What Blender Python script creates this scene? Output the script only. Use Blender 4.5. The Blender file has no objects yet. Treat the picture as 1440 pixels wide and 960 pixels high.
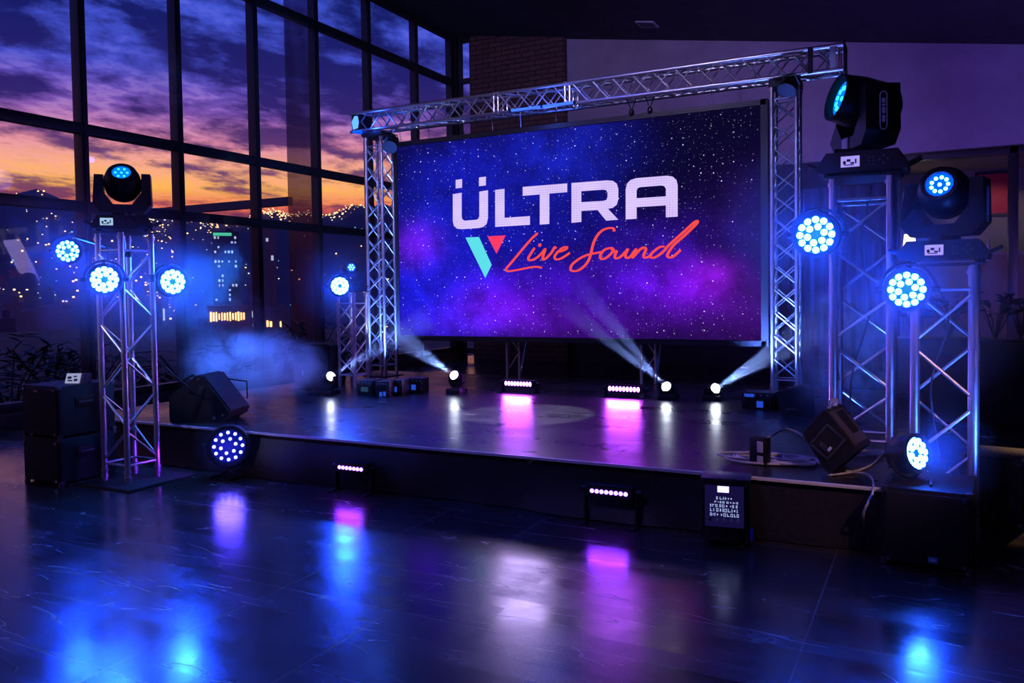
import bpy, bmesh, math, random
from mathutils import Vector, Matrix, Euler

random.seed(7)
PI = math.pi
scene = bpy.context.scene
COL = scene.collection

# ------------------------------------------------------------------ camera
HC = 1.5
FPX, YAW, PITCH, ROLL, SHIFT = 1143.0, math.radians(27.4), 0.035, -0.014, 29.5
cam_d = bpy.data.cameras.new('camera')
cam = bpy.data.objects.new('camera', cam_d)
COL.objects.link(cam)
RM = Matrix.Rotation(YAW, 3, 'Z') @ Matrix.Rotation(PI / 2 - PITCH, 3, 'X') @ Matrix.Rotation(ROLL, 3, 'Z')
cam.matrix_world = Matrix.Translation((0, 0, HC)) @ RM.to_4x4()
cam_d.sensor_width = 36
cam_d.lens = 36 * FPX / 1440
cam_d.shift_y = -SHIFT / 1440
cam_d.clip_end = 5000
scene.camera = cam


def at(px, py, X=None, Y=None, Z=None):
    """world point where the sight line of a photo pixel meets a plane"""
    r = RM @ Vector(((px - 720) / FPX, (480 - SHIFT - py) / FPX, -1))
    if X is not None:
        t = X / r.x
    elif Y is not None:
        t = Y / r.y
    else:
        t = (Z - HC) / r.z
    return Vector((0, 0, HC)) + r * t


HS = 0.366          # stage deck height


# ------------------------------------------------------------------ colour and materials
def lin(c):
    return tuple((v / 255 / 12.92) if v / 255 <= 0.04045 else ((v / 255 + 0.055) / 1.055) ** 2.4 for v in c)


def new_mat(name):
    m = bpy.data.materials.new(name)
    m.use_nodes = True
    nt = m.node_tree
    nt.nodes.clear()
    out = nt.nodes.new('ShaderNodeOutputMaterial')
    return m, nt, out


class NT:
    """short hand for wiring nodes"""

    def __init__(self, nt):
        self.nt = nt

    def n(self, typ, **kw):
        x = self.nt.nodes.new('ShaderNode' + typ)
        for k, v in kw.items():
            setattr(x, k, v)
        return x

    def link(self, a, b):
        self.nt.links.new(a, b)

    def val(self, sock, v):
        if hasattr(v, 'is_linked') or hasattr(v, 'links'):
            self.link(v, sock)
        else:
            sock.default_value = v

    def math(self, op, a, b=None, c=None, clamp=False):
        x = self.n('Math', operation=op, use_clamp=clamp)
        self.val(x.inputs[0], a)
        if b is not None:
            self.val(x.inputs[1], b)
        if c is not None:
            self.val(x.inputs[2], c)
        return x.outputs[0]

    def mix(self, f, a, b, blend='MIX'):
        x = self.n('Mix', data_type='RGBA', blend_type=blend)
        self.val(x.inputs[0], f)
        self.val(x.inputs[6], a)
        self.val(x.inputs[7], b)
        return x.outputs[2]

    def ramp(self, f, stops, interp='LINEAR'):
        x = self.n('ValToRGB')
        r = x.color_ramp
        r.interpolation = interp
        while len(r.elements) < len(stops):
            r.elements.new(0.5)
        for e, (p, c) in zip(r.elements, stops):
            e.position = p
            e.color = tuple(c) + (1,) if len(c) == 3 else c
        self.val(x.inputs[0], f)
        return x.outputs[0]

    def noise(self, vec, scale, detail=4, rough=0.5, dist=0.0):
        x = self.n('TexNoise')
        if vec is not None:
            self.link(vec, x.inputs['Vector'])
        x.inputs['Scale'].default_value = scale
        x.inputs['Detail'].default_value = detail
        x.inputs['Roughness'].default_value = rough
        x.inputs['Distortion'].default_value = dist
        return x.outputs['Fac']

    def maprange(self, v, a, b, c=0.0, d=1.0, smooth=False):
        x = self.n('MapRange')
        if smooth:
            x.interpolation_type = 'SMOOTHSTEP'
        self.val(x.inputs[0], v)
        for i, q in enumerate((a, b, c, d)):
            x.inputs[i + 1].default_value = q
        return x.outputs[0]

    def xyz(self, v):
        x = self.n('SeparateXYZ')
        self.link(v, x.inputs[0])
        return x.outputs

    def combine(self, a, b, c):
        x = self.n('CombineXYZ')
        for i, q in enumerate((a, b, c)):
            self.val(x.inputs[i], q)
        return x.outputs[0]


def pbr(name, col, rough=0.5, metal=0.0, noise=0.0, nscale=30, bump=0.0, spec=0.5, stretch=None):
    m, nt, out = new_mat(name)
    k = NT(nt)
    b = k.n('BsdfPrincipled')
    b.inputs['Base Color'].default_value = tuple(col) + (1,)
    b.inputs['Roughness'].default_value = rough
    b.inputs['Metallic'].default_value = metal
    b.inputs['Specular IOR Level'].default_value = spec
    if noise or bump:
        tc = k.n('TexCoord').outputs['Object']
        if stretch:
            mp = k.n('Mapping')
            mp.inputs['Scale'].default_value = stretch
            k.link(tc, mp.inputs[0])
            tc = mp.outputs[0]
        f = k.noise(tc, nscale, 5, 0.6)
        if noise:
            k.link(k.mix(f, tuple(c * (1 - noise) for c in col) + (1,), tuple(min(1, c * (1 + noise)) for c in col) + (1,)), b.inputs['Base Color'])
            k.link(k.maprange(f, 0.3, 0.7, rough * 0.8, min(1, rough * 1.25)), b.inputs['Roughness'])
        if bump:
            bp = k.n('Bump')
            bp.inputs['Strength'].default_value = bump
            bp.inputs['Distance'].default_value = 0.01
            k.link(f, bp.inputs['Height'])
            k.link(bp.outputs[0], b.inputs['Normal'])
    k.link(b.outputs[0], out.inputs[0])
    return m


def glow(name, col, power):
    m, nt, out = new_mat(name)
    k = NT(nt)
    e = k.n('Emission')
    e.inputs[0].default_value = tuple(col) + (1,)
    e.inputs[1].default_value = power
    k.link(e.outputs[0], out.inputs[0])
    return m


ALU = pbr('brushed_aluminium', (0.62, 0.62, 0.64), 0.38, 1.0, 0.12, 60, 0.0, stretch=(1, 1, 0.15))
BLACK = pbr('black_plastic', (0.006, 0.006, 0.008), 0.40, 0, 0.3, 80, 0.06, 0.4)
BLACKMET = pbr('black_powder_coat', (0.008, 0.008, 0.010), 0.5, 0.0, 0.25, 150, 0.08)
CAB = pbr('speaker_cabinet_paint', (0.007, 0.007, 0.009), 0.6, 0, 0.4, 220, 0.25, 0.3)
GRILLE = pbr('speaker_grille', (0.006, 0.006, 0.007), 0.7, 0.2, 0.5, 300, 0.2)
EDGE = pbr('worn_edge_metal', (0.10, 0.10, 0.11), 0.4, 0.8, 0.3, 90)
CHROME = pbr('steel_hardware', (0.5, 0.5, 0.52), 0.25, 1.0)
RUBBER = pbr('rubber_cable', (0.02, 0.02, 0.022), 0.45, 0, 0.2, 60)
CLOTH = pbr('black_skirt_cloth', (0.010, 0.010, 0.012), 0.5, 0, 0.3, 40, 0.15)
FRAME = pbr('dark_window_frame', (0.03, 0.03, 0.035), 0.4, 0.3, 0.2, 20)
BACKDARK = pbr('dark_back_wall_paint', (0.035, 0.035, 0.05), 0.8, 0, 0.3, 3)
PLASTER = pbr('pale_plaster', (0.38, 0.34, 0.40), 0.8, 0, 0.42, 1.3, 0.2)
CEIL = pbr('dark_ceiling', (0.03, 0.028, 0.03), 0.8, 0, 0.3, 2)
SILL = pbr('dark_sill_stone', (0.03, 0.03, 0.035), 0.5, 0, 0.3, 8)
WOODTAN = pbr('tan_wood', (0.45, 0.26, 0.12), 0.5, 0, 0.2, 6)
REDP = pbr('crimson_panel', (0.55, 0.02, 0.05), 0.6, 0, 0.1, 5)
LOUNGE = pbr('lounge_wall', (0.22, 0.18, 0.18), 0.8, 0, 0.2, 2)
LEAF = pbr('dark_leaf', (0.012, 0.028, 0.014), 0.45, 0, 0.5, 9)
STEM = pbr('dark_stem', (0.03, 0.022, 0.015), 0.7)
WHITEPAINT = pbr('white_print', (0.65, 0.65, 0.68), 0.5)
GREYPLATE = pbr('light_grey_plate', (0.5, 0.48, 0.52), 0.45, 0.2)
AMBERPLATE = pbr('red_badge', (0.5, 0.15, 0.1), 0.5)

LED_BLUE = glow('blue_led', (0.022, 0.13, 1.0), 100)
LED_BLUE_SOFT = glow('blue_led_soft', (0.02, 0.42, 1.0), 3.2)
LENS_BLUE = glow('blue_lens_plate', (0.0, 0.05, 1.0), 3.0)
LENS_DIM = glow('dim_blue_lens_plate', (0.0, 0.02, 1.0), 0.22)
LENS_CYAN = glow('cyan_blue_lens', (0.0, 0.16, 1.0), 1.5)
LED_VIOLET_WHITE = glow('violet_white_led', (0.22, 0.22, 1.0), 8.0)
LED_PURPLE = glow('purple_led', (0.48, 0.13, 1.0), 16)
LED_PURPLE_DIM = glow('violet_led', (0.28, 0.09, 1.0), 11)
LED_WHITE = glow('white_lamp', (0.75, 0.82, 1.0), 40)
DISPLAY = glow('lavender_display', (0.42, 0.34, 1.0), 0.95)
DISPLAY_BLUE = glow('blue_display', (0.03, 0.10, 0.9), 0.6)
DISPLAY_PALE = glow('pale_display', (0.45, 0.7, 1.0), 0.8)
DISPLAY_DIM = glow('dim_display', (0.06, 0.18, 0.4), 0.25)
TUBE_BLUE = glow('blue_tube', (0.03, 0.10, 1.0), 2.2)
GLYPH = pbr('dark_glyph', (0.01, 0.01, 0.05), 0.5)
WARM = glow('warm_lamp', (1.0, 0.62, 0.22), 6)


# ------------------------------------------------------------------ mesh building
class MB:
    def __init__(self):
        self.bm = bmesh.new()

    def _done(self, vs, M):
        if M is not None:
            bmesh.ops.transform(self.bm, matrix=M, verts=vs)
        return self

    def box(self, c, s, bevel=0.0, M=None, taper=None):
        r = bmesh.ops.create_cube(self.bm, size=1.0)
        vs = r['verts']
        for v in vs:
            v.co = Vector((v.co.x * s[0], v.co.y * s[1], v.co.z * s[2]))
            if taper and v.co.z > 0:
                v.co.x *= taper[0]
                v.co.y *= taper[1]
            v.co += Vector(c)
        if bevel:
            es = list({e for v in vs for e in v.link_edges})
            g = bmesh.ops.bevel(self.bm, geom=es, offset=bevel, segments=2, affect='EDGES', profile=0.6)
            vs = list({v for f in g['faces'] for v in f.verts} | {v for v in vs if v.is_valid})
        return self._done(vs, M)

    def cyl(self, p0, p1, r0, r1=None, seg=12, caps=True, M=None):
        p0, p1 = Vector(p0), Vector(p1)
        r1 = r0 if r1 is None else r1
        d = p1 - p0
        r = bmesh.ops.create_cone(self.bm, cap_ends=caps, cap_tris=False, segments=seg, radius1=r0, radius2=r1, depth=d.length)
        q = d.to_track_quat('Z', 'Y').to_matrix().to_4x4()
        T = Matrix.Translation((p0 + p1) / 2) @ q
        bmesh.ops.transform(self.bm, matrix=T, verts=r['verts'])
        return self._done(r['verts'], M)

    def tube(self, pts, r, seg=8, M=None, closed=False):
        pts = [Vector(p) for p in pts]
        rings = []
        n = len(pts)
        up = Vector((0.13, 0.21, 0.97)).normalized()
        for i, p in enumerate(pts):
            a = pts[i - 1] if (i or closed) else p
            b = pts[(i + 1) % n] if (i < n - 1 or closed) else p
            t = (b - a).normalized()
            x = t.cross(up)
            if x.length < 1e-4:
                x = t.cross(Vector((1, 0, 0)))
            x.normalize()
            y = x.cross(t).normalized()
            rings.append([self.bm.verts.new(p + (x * math.cos(2 * PI * k / seg) + y * math.sin(2 * PI * k / seg)) * r) for k in range(seg)])
        for i in range(n if closed else n - 1):
            A, B = rings[i], rings[(i + 1) % n]
            for k in range(seg):
                self.bm.faces.new((A[k], A[(k + 1) % seg], B[(k + 1) % seg], B[k]))
        if not closed:
            self.bm.faces.new(rings[0][::-1])
            self.bm.faces.new(rings[-1])
        return self._done([v for q in rings for v in q], M)

    def lathe(self, prof, seg=28, M=None, cap=True):
        """profile of (radius, z) turned about z"""
        rings = []
        vs = []
        for r, z in prof:
            ring = [self.bm.verts.new((r * math.cos(2 * PI * k / seg), r * math.sin(2 * PI * k / seg), z)) for k in range(seg)]
            rings.append(ring)
            vs += ring
        for A, B in zip(rings, rings[1:]):
            for k in range(seg):
                self.bm.faces.new((A[k], A[(k + 1) % seg], B[(k + 1) % seg], B[k]))
        if cap:
            self.bm.faces.new(rings[0][::-1])
            self.bm.faces.new(rings[-1])
        return self._done(vs, M)

    def prism(self, poly, d, M=None, holes=()):
        """outline (x, z) extruded along +y by d"""
        bm2 = bmesh.new()
        edges = []
        for loop in (poly,) + tuple(holes):
            vs = [bm2.verts.new((p[0], 0, p[1])) for p in loop]
            for i in range(len(vs)):
                edges.append(bm2.edges.new((vs[i], vs[(i + 1) % len(vs)])))
        if holes:
            bmesh.ops.triangle_fill(bm2, use_beauty=True, use_dissolve=False, edges=edges)
        else:
            bm2.faces.new(list(bm2.verts))
        if d:
            g = bmesh.ops.extrude_face_region(bm2, geom=list(bm2.faces))
            bmesh.ops.translate(bm2, vec=(0, d, 0), verts=[q for q in g['geom'] if isinstance(q, bmesh.types.BMVert)])
        bmesh.ops.recalc_face_normals(bm2, faces=list(bm2.faces))
        me = bpy.data.meshes.new('tmp')
        bm2.to_mesh(me)
        bm2.free()
        n0 = len(self.bm.verts)
        self.bm.from_mesh(me)
        bpy.data.meshes.remove(me)
        self.bm.verts.ensure_lookup_table()
        return self._done([self.bm.verts[i] for i in range(n0, len(self.bm.verts))], M)

    def sphere(self, c, r, s=(1, 1, 1), seg=20, M=None):
        g = bmesh.ops.create_uvsphere(self.bm, u_segments=seg, v_segments=seg // 2, radius=r)
        for v in g['verts']:
            v.co = Vector((v.co.x * s[0], v.co.y * s[1], v.co.z * s[2])) + Vector(c)
        return self._done(g['verts'], M)

    def quad(self, a, b, c, d):
        self.bm.faces.new([self.bm.verts.new(p) for p in (a, b, c, d)])
        return self

    def build(self, name, mat, parent=None, smooth=True, loc=None, rot=None, matrix=None):
        bmesh.ops.recalc_face_normals(self.bm, faces=list(self.bm.faces))
        me = bpy.data.meshes.new(name)
        self.bm.to_mesh(me)
        self.bm.free()
        for m in (mat if isinstance(mat, (list, tuple)) else [mat]):
            me.materials.append(m)
        if smooth:
            me.polygons.foreach_set('use_smooth', [True] * len(me.polygons))
            me.set_sharp_from_angle(angle=math.radians(35))
        o = bpy.data.objects.new(name, me)
        COL.objects.link(o)
        if parent is not None:
            o.parent = parent
        if matrix is not None:
            o.matrix_local = matrix
        if loc is not None:
            o.location = loc
        if rot is not None:
            o.rotation_euler = rot
        return o


def tag(o, label=None, cat=None, group=None, kind=None):
    if label:
        o['label'] = label
    if cat:
        o['category'] = cat
    if group:
        o['group'] = group
    if kind:
        o['kind'] = kind
    return o


def thing(name, label, cat, loc=(0, 0, 0), rotz=0.0, group=None, matrix=None):
    o = bpy.data.objects.new(name, None)
    COL.objects.link(o)
    o.empty_display_size = 0.05
    if matrix is not None:
        o.matrix_world = matrix
    else:
        o.location = loc
        o.rotation_euler = (0, 0, rotz)
    return tag(o, label, cat, group)


def struct(o):
    o['kind'] = 'structure'
    return o


def share(o, parent, matrix):
    c = o.copy()
    COL.objects.link(c)
    c.parent = parent
    c.matrix_local = matrix
    return c


def lamp(name, typ, loc, energy, col, target=None, size=0.05, spot=None, blend=0.4, parent=None):
    d = bpy.data.lights.new(name, typ)
    d.energy = energy
    d.color = col
    if typ in ('POINT', 'SPOT'):
        d.shadow_soft_size = size
    if typ == 'AREA':
        d.size = size
    if spot:
        d.spot_size = math.radians(spot)
        d.spot_blend = blend
    o = bpy.data.objects.new(name, d)
    COL.objects.link(o)
    o.location = loc
    if target is not None:
        o.rotation_euler = (Vector(target) - Vector(loc)).to_track_quat('-Z', 'Y').to_euler()
    return o


def catmull(pts, n=6):
    out = []
    P = [pts[0]] + list(pts) + [pts[-1]]
    for i in range(1, len(P) - 2):
        p0, p1, p2, p3 = (Vector(q) for q in P[i - 1:i + 3])
        for k in range(n):
            t = k / n
            out.append(0.5 * ((2 * p1) + (p2 - p0) * t + (2 * p0 - 5 * p1 + 4 * p2 - p3) * t * t + (3 * p1 - p0 - 3 * p2 + p3) * t ** 3))
    out.append(Vector(pts[-1]))
    return out


def face_matrix(loc, target, up=Vector((0, 0, 1))):
    """frame at loc whose local -Y points at target, local Z as upright as can be"""
    y = (Vector(loc) - Vector(target)).normalized()
    x = y.cross(up).normalized()
    z = x.cross(y).normalized()
    return Matrix.Translation(loc) @ Matrix((x, y, z)).transposed().to_4x4()


RX90 = Matrix.Rotation(PI / 2, 4, 'X')      # turns a lathe about z into one whose top looks along -y

# ================================================================== THE SETTING
ROOM_X0, ROOM_X1, ROOM_Y0, ROOM_Y1 = -9.6, 6.0, -3.0, 15.9


def ceil_z(x):
    return 6.79 - 0.1644 * (x + 6.84)


# ---- floor: dark laminate panels, long seams, scratches
def floor_material(name, seams_x, seams_y, col_a, col_b, rough, plank, ior=2.05):
    m, nt, out = new_mat(name)
    k = NT(nt)
    b = k.n('BsdfPrincipled')
    geo = k.n('NewGeometry').outputs['Position']
    x, y, z = k.xyz(geo)
    # planks
    br = k.n('TexBrick')
    br.offset = 0.5
    br.inputs['Scale'].default_value = 1.0
    br.inputs['Brick Width'].default_value = plank[0]
    br.inputs['Row Height'].default_value = plank[1]
    br.inputs['Mortar Size'].default_value = 0.002
    br.inputs['Color1'].default_value = tuple(col_a) + (1,)
    br.inputs['Color2'].default_value = tuple(col_b) + (1,)
    br.inputs['Mortar'].default_value = tuple(c * 0.5 for c in col_a) + (1,)
    k.link(geo, br.inputs['Vector'])
    mp = k.n('Mapping')
    mp.inputs['Scale'].default_value = (1.0, 9.0, 1)
    k.link(geo, mp.inputs[0])
    grain = k.noise(mp.outputs[0], 3.0, 7, 0.65, 0.4)
    big = k.noise(geo, 0.7, 4, 0.6)
    col = k.mix(k.maprange(grain, 0.3, 0.75), tuple(c * 0.75 for c in col_a) + (1,), br.outputs['Color'])
    # seams between panels
    seam = None
    for ax, ss in ((x, seams_x), (y, seams_y)):
        for s in ss:
            d = k.math('ABSOLUTE', k.math('SUBTRACT', ax, s))
            l = k.math('LESS_THAN', d, 0.0035)
            seam = l if seam is None else k.math('MAXIMUM', seam, l)
    # fine scratches: thin contour bands of stretched noise in three directions
    scr = None
    for ang, sc in ((0.5, 1.1), (1.9, 0.9), (2.7, 1.4)):
        mq = k.n('Mapping')
        mq.inputs['Rotation'].default_value = (0, 0, ang)
        mq.inputs['Scale'].default_value = (0.35, 2.2, 1)
        k.link(geo, mq.inputs[0])
        f = k.noise(mq.outputs[0], sc * 1.6, 2, 0.4, 0.3)
        line = k.math('LESS_THAN', k.math('ABSOLUTE', k.math('SUBTRACT', f, 0.5)), 0.0022)
        gate = k.math('GREATER_THAN', k.noise(mq.outputs[0], 3.1 * sc, 2), 0.55)
        line = k.math('MULTIPLY', line, gate)
        scr = line if scr is None else k.math('MAXIMUM', scr, line)
    marks = k.math('MULTIPLY', k.math('MULTIPLY', scr, 0.7), k.maprange(big, 0.4, 0.6, 0.3, 1.0))
    col = k.mix(marks, col, (0.32, 0.32, 0.34, 1))
    if seam is not None:
        col = k.mix(k.math('MULTIPLY', seam, 0.8), col, (0.15, 0.145, 0.15, 1))
    k.link(col, b.inputs['Base Color'])
    plank_r = k.n('TexBrick')
    plank_r.offset = 0.5
    for nm, v in (('Scale', 1.0), ('Brick Width', plank[0]), ('Row Height', plank[1]), ('Mortar Size', 0.0)):
        plank_r.inputs[nm].default_value = v
    plank_r.inputs['Color1'].default_value = (0, 0, 0, 1)
    plank_r.inputs['Color2'].default_value = (1, 1, 1, 1)
    k.link(geo, plank_r.inputs['Vector'])
    r = k.math('ADD', k.maprange(k.noise(geo, 2.3, 5, 0.65), 0.3, 0.7, rough - 0.05, rough + 0.06), k.math('MULTIPLY', k.math('SUBTRACT', grain, 0.5), 0.10))
    r = k.math('ADD', r, k.math('MULTIPLY', k.xyz(plank_r.outputs['Color'])[0], 0.07))
    r = k.math('ADD', r, k.math('MULTIPLY', marks, 0.12))
    k.link(r, b.inputs['Roughness'])
    b.inputs['Specular IOR Level'].default_value = 0.6 if ior > 1.8 else 0.32
    b.inputs['IOR'].default_value = ior
    bp = k.n('Bump')
    bp.inputs['Strength'].default_value = 0.10
    bp.inputs['Distance'].default_value = 0.006
    h = k.noise(geo, 5, 2, 0.5)
    if seam is not None:
        h = k.math('SUBTRACT', h, k.math('MULTIPLY', seam, 0.8))
    k.link(h, bp.inputs['Height'])
    k.link(bp.outputs[0], b.inputs['Normal'])
    k.link(b.outputs[0], out.inputs[0])
    return m


FLOOR = floor_material('dark_laminate_floor', (-0.48, -2.27, -2.96, 1.3, -4.75, -6.5, -8.2), (1.4, 2.1, 3.11, 3.6, 4.86, 6.6, 8.4), (0.022, 0.018, 0.018), (0.032, 0.026, 0.025), 0.17, (0.9, 0.12))
DECK = floor_material('stage_deck_laminate', (-1.18, -3.2, -5.2), (6.9, 8.9), (0.012, 0.011, 0.016), (0.018, 0.016, 0.022), 0.27, (1.3, 0.2), 1.5)

m = MB().box(((ROOM_X0 + ROOM_X1) / 2, (ROOM_Y0 + 20) / 2, -0.1), (ROOM_X1 - ROOM_X0 + 0.4, 20 - ROOM_Y0, 0.2))
struct(m.build('floor', FLOOR))

# ---- sloping ceiling
m = MB()
m.prism([(ROOM_X0 - 0.3, ceil_z(ROOM_X0 - 0.3)), (ROOM_X1 + 0.3, ceil_z(ROOM_X1 + 0.3)), (ROOM_X1 + 0.3, 8.2), (ROOM_X0 - 0.3, 8.2)], ROOM_Y1 + 0.4 - ROOM_Y0, Matrix.Translation((0, ROOM_Y0 - 0.2, 0)))
struct(m.build('ceiling', CEIL, smooth=False))

# ---- right and front walls (outside the frame, they close the room)
struct(MB().box((ROOM_X1 + 0.1, 8.3, 3.5), (0.2, 23.4, 7.4)).build('wall_right', BACKDARK))
struct(MB().box((-1.8, ROOM_Y0 - 0.1, 3.9), (15.8, 0.2, 7.8)).build('wall_front', BACKDARK))

# ---- left window wall: seven bays, each a frame with four panes
gm, nt, out = new_mat('window_glass')
k = NT(nt)
tr = k.n('BsdfTransparent')
tr.inputs[0].default_value = (0.93, 0.95, 1, 1)
gl = k.n('BsdfGlossy')
gl.inputs['Roughness'].default_value = 0.02
mx = k.n('MixShader')
mx.inputs[0].default_value = 0.018
k.link(tr.outputs[0], mx.inputs[1])
k.link(gl.outputs[0], mx.inputs[2])
k.link(mx.outputs[0], out.inputs[0])
GLASS = gm

RAILS = [0.22, 2.66, 3.64, 6.2]
MULL = [ROOM_Y0 + 0.1, -1.2, 0.6, 2.2, 3.70, 5.20, 6.72, 8.20, 9.70, 11.15, 12.65, 14.25, 15.66]
wn = 0
for i in range(len(MULL) - 1):
    y0, y1 = MULL[i], MULL[i + 1]
    wn += 1
    m = MB()
    top = ceil_z(ROOM_X0) + 0.05
    m.box((0, 0, top / 2), (0.16, 0.10, top), 0.008)
    m.box((0.05, 0.0, top / 2), (0.10, 0.04, top))
    if i == len(MULL) - 2:
        m.box((0, y1 - y0, top / 2), (0.16, 0.10, top), 0.008)
    for rz in RAILS:
        m.box((0, (y1 - y0) / 2, rz), (0.14, y1 - y0 - 0.08, 0.13), 0.008)
    m.box((0, (y1 - y0) / 2, top - 0.06), (0.14, y1 - y0 - 0.08, 0.2), 0.008)
    w = struct(m.build('window_%d' % wn, FRAME, loc=(ROOM_X0, y0, 0)))
    zs = RAILS + [top - 0.1]
    for a, b in zip(zs, zs[1:]):
        MB().box((-0.02, (y1 - y0) / 2, (a + b) / 2), (0.012, y1 - y0 - 0.09, b - a - 0.12)).build('pane', GLASS, w)
struct(MB().box((ROOM_X0 - 0.02, (ROOM_Y0 + ROOM_Y1) / 2, 0.09), (0.34, ROOM_Y1 - ROOM_Y0, 0.18), 0.01).build('wall_left', SILL))

# ---- back wall: corner post, slit window, brick pier, plaster band, dark lower wall
m = MB()
m.box((-9.52, 15.85, 3.65), (0.2, 0.2, 7.3), 0.01).box((-9.40, 15.78, 3.65), (0.14, 0.06, 7.3), 0.01)
m.box((-9.12, 15.78, 3.65), (0.04, 0.06, 7.3))
for rz in (0.2, 2.7, 6.2, 7.1):
    m.box((-9.24, 15.78, rz), (0.22, 0.06, 0.12))
w = struct(m.build('window_%d' % (wn + 1), FRAME))
MB().box((-9.24, 15.78, 3.65), (0.22, 0.012, 6.9)).build('pane', GLASS, w)

bm_, nt, out = new_mat('dark_red_brick')
k = NT(nt)
b = k.n('BsdfPrincipled')
b.inputs['Roughness'].default_value = 0.85
pos = k.n('NewGeometry').outputs['Position']
px_, py_, pz_ = k.xyz(pos)
br = k.n('TexBrick')
br.inputs['Scale'].default_value = 1
br.inputs['Brick Width'].default_value = 0.32
br.inputs['Row Height'].default_value = 0.105
br.inputs['Mortar Size'].default_value = 0.012
br.inputs['Color1'].default_value = (0.16, 0.075, 0.06, 1)
br.inputs['Color2'].default_value = (0.11, 0.05, 0.045, 1)
br.inputs['Mortar'].default_value = (0.03, 0.02, 0.02, 1)
k.link(k.combine(px_, pz_, 0.0), br.inputs['Vector'])
k.link(br.outputs['Color'], b.inputs['Base Color'])
bp = k.n('Bump')
bp.inputs['Strength'].default_value = 0.5
bp.inputs['Distance'].default_value = 0.02
k.link(br.outputs['Fac'], bp.inputs['Height'])
bp.invert = True
k.link(bp.outputs[0], b.inputs['Normal'])
k.link(b.outputs[0], out.inputs[0])
BRICK = bm_

wb = struct(MB().box((0.05 - 0.35, ROOM_Y1 + 0.1, 5.45), (13.1, 0.2, 3.3)).build('wall_back', PLASTER))
MB().box((-7.98, ROOM_Y1 + 0.02, 3.7), (2.26, 0.36, 7.4)).build('brick_pier', BRICK, wb)
MB().box((-3.72, ROOM_Y1 + 0.06, 1.9), (6.25, 0.22, 3.79)).build('lower_wall', BACKDARK, wb)
# corrugated dark curtain panel right of the screen
cur = MB()
pts = []
for i in range(41):
    xx = -2.35 + i * 1.55 / 40
    pts.append((xx, 15.70 + 0.03 * math.sin(i * PI / 2)))
for (xa, ya), (xb, yb) in zip(pts, pts[1:]):
    cur.quad((xa, ya, 0.02), (xb, yb, 0.02), (xb, yb, 3.3), (xa, ya, 3.3))
cu = cur.build('curtain', pbr('dark_blue_drape', (0.05, 0.05, 0.09), 0.8), smooth=True)
tag(cu, 'dark pleated curtain hanging on back wall right of the screen', 'curtain')
# door opening to the lounge
m = MB()
for x in (-0.58, 1.18, 2.9):
    m.box((x, ROOM_Y1 + 0.08, 1.9), (0.14, 0.26, 3.8), 0.01)
m.box((1.2, ROOM_Y1 + 0.08, 3.74), (3.6, 0.26, 0.12), 0.01)
d1 = struct(m.build('door_1', FRAME))
MB().box((0.3, ROOM_Y1 + 0.08, 1.85), (1.6, 0.012, 3.64)).build('pane', GLASS, d1)
MB().box((2.04, ROOM_Y1 + 0.08, 1.85), (1.56, 0.012, 3.64)).build('pane', GLASS, d1)
struct(MB().box((4.5, ROOM_Y1 + 0.06, 1.9), (3.1, 0.22, 3.79)).build('trim_1', BACKDARK))
# lounge shell
m = MB()
m.box((2.2, 19.95, 2.0), (7.8, 0.12, 4.1)).box((-1.5, 18.0, 2.0), (0.12, 4.0, 4.1)).box((2.2, 18.0, 3.98), (7.8, 4.0, 0.1))
struct(m.build('wall_lounge', LOUNGE))

# ================================================================== SKY
w = bpy.data.worlds.new('dusk')
scene.world = w
w.use_nodes = True
nt = w.node_tree
nt.nodes.clear()
k = NT(nt)
out = k.n('OutputWorld')
bg = k.n('Background')
tc = k.n('TexCoord').outputs['Generated']
nrm = k.n('VectorMath', operation='NORMALIZE')
k.link(tc, nrm.inputs[0])
x, y, z = k.xyz(nrm.outputs[0])
zc = k.math('MAXIMUM', z, 0.012)
base = k.ramp(k.maprange(z, 0.0, 0.5), [
    (0.0, lin((70, 30, 60))), (0.16, lin((120, 45, 70))), (0.205, lin((225, 100, 75))), (0.245, lin((255, 178, 80))),
    (0.29, lin((252, 170, 120))), (0.345, lin((215, 130, 150))), (0.41, lin((130, 85, 170))), (0.50, lin((70, 75, 185))),
    (0.66, lin((66, 86, 205))), (0.9, lin((56, 74, 190)))])
# cloud deck: noise on the plane z = 1, so that it draws together towards the horizon
cx = k.math('DIVIDE', x, k.math('ADD', zc, 0.10))
cy = k.math('DIVIDE', y, k.math('ADD', zc, 0.10))
cv = k.combine(cx, cy, 0.0)
mpn = k.n('Mapping')
mpn.inputs['Rotation'].default_value = (0, 0, 0.6)
mpn.inputs['Scale'].default_value = (1.25, 0.95, 1)
k.link(cv, mpn.inputs[0])
n1 = k.noise(mpn.outputs[0], 1.6, 9, 0.6, 0.12)
n2 = k.noise(mpn.outputs[0], 4.2, 6, 0.6, 0.2)
cl = k.math('ADD', k.math('MULTIPLY', n1, 0.72), k.math('MULTIPLY', n2, 0.28))
low = k.xyz(k.ramp(k.maprange(z, 0.0, 0.5), [(0.0, (0.1, 0, 0)), (0.20, (0.075, 0, 0)), (0.25, (0.055, 0, 0)), (0.30, (0.055, 0, 0)), (0.38, (0.025, 0, 0)), (0.52, (0.005, 0, 0)), (0.62, (0.03, 0, 0)), (0.72, (0.05, 0, 0)), (1.0, (0.06, 0, 0))]))[0]
low = k.math('SUBTRACT', low, 0.05)
mask = k.maprange(k.math('SUBTRACT', cl, low), 0.465, 0.575, 0.0, 1.0, True)
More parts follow.
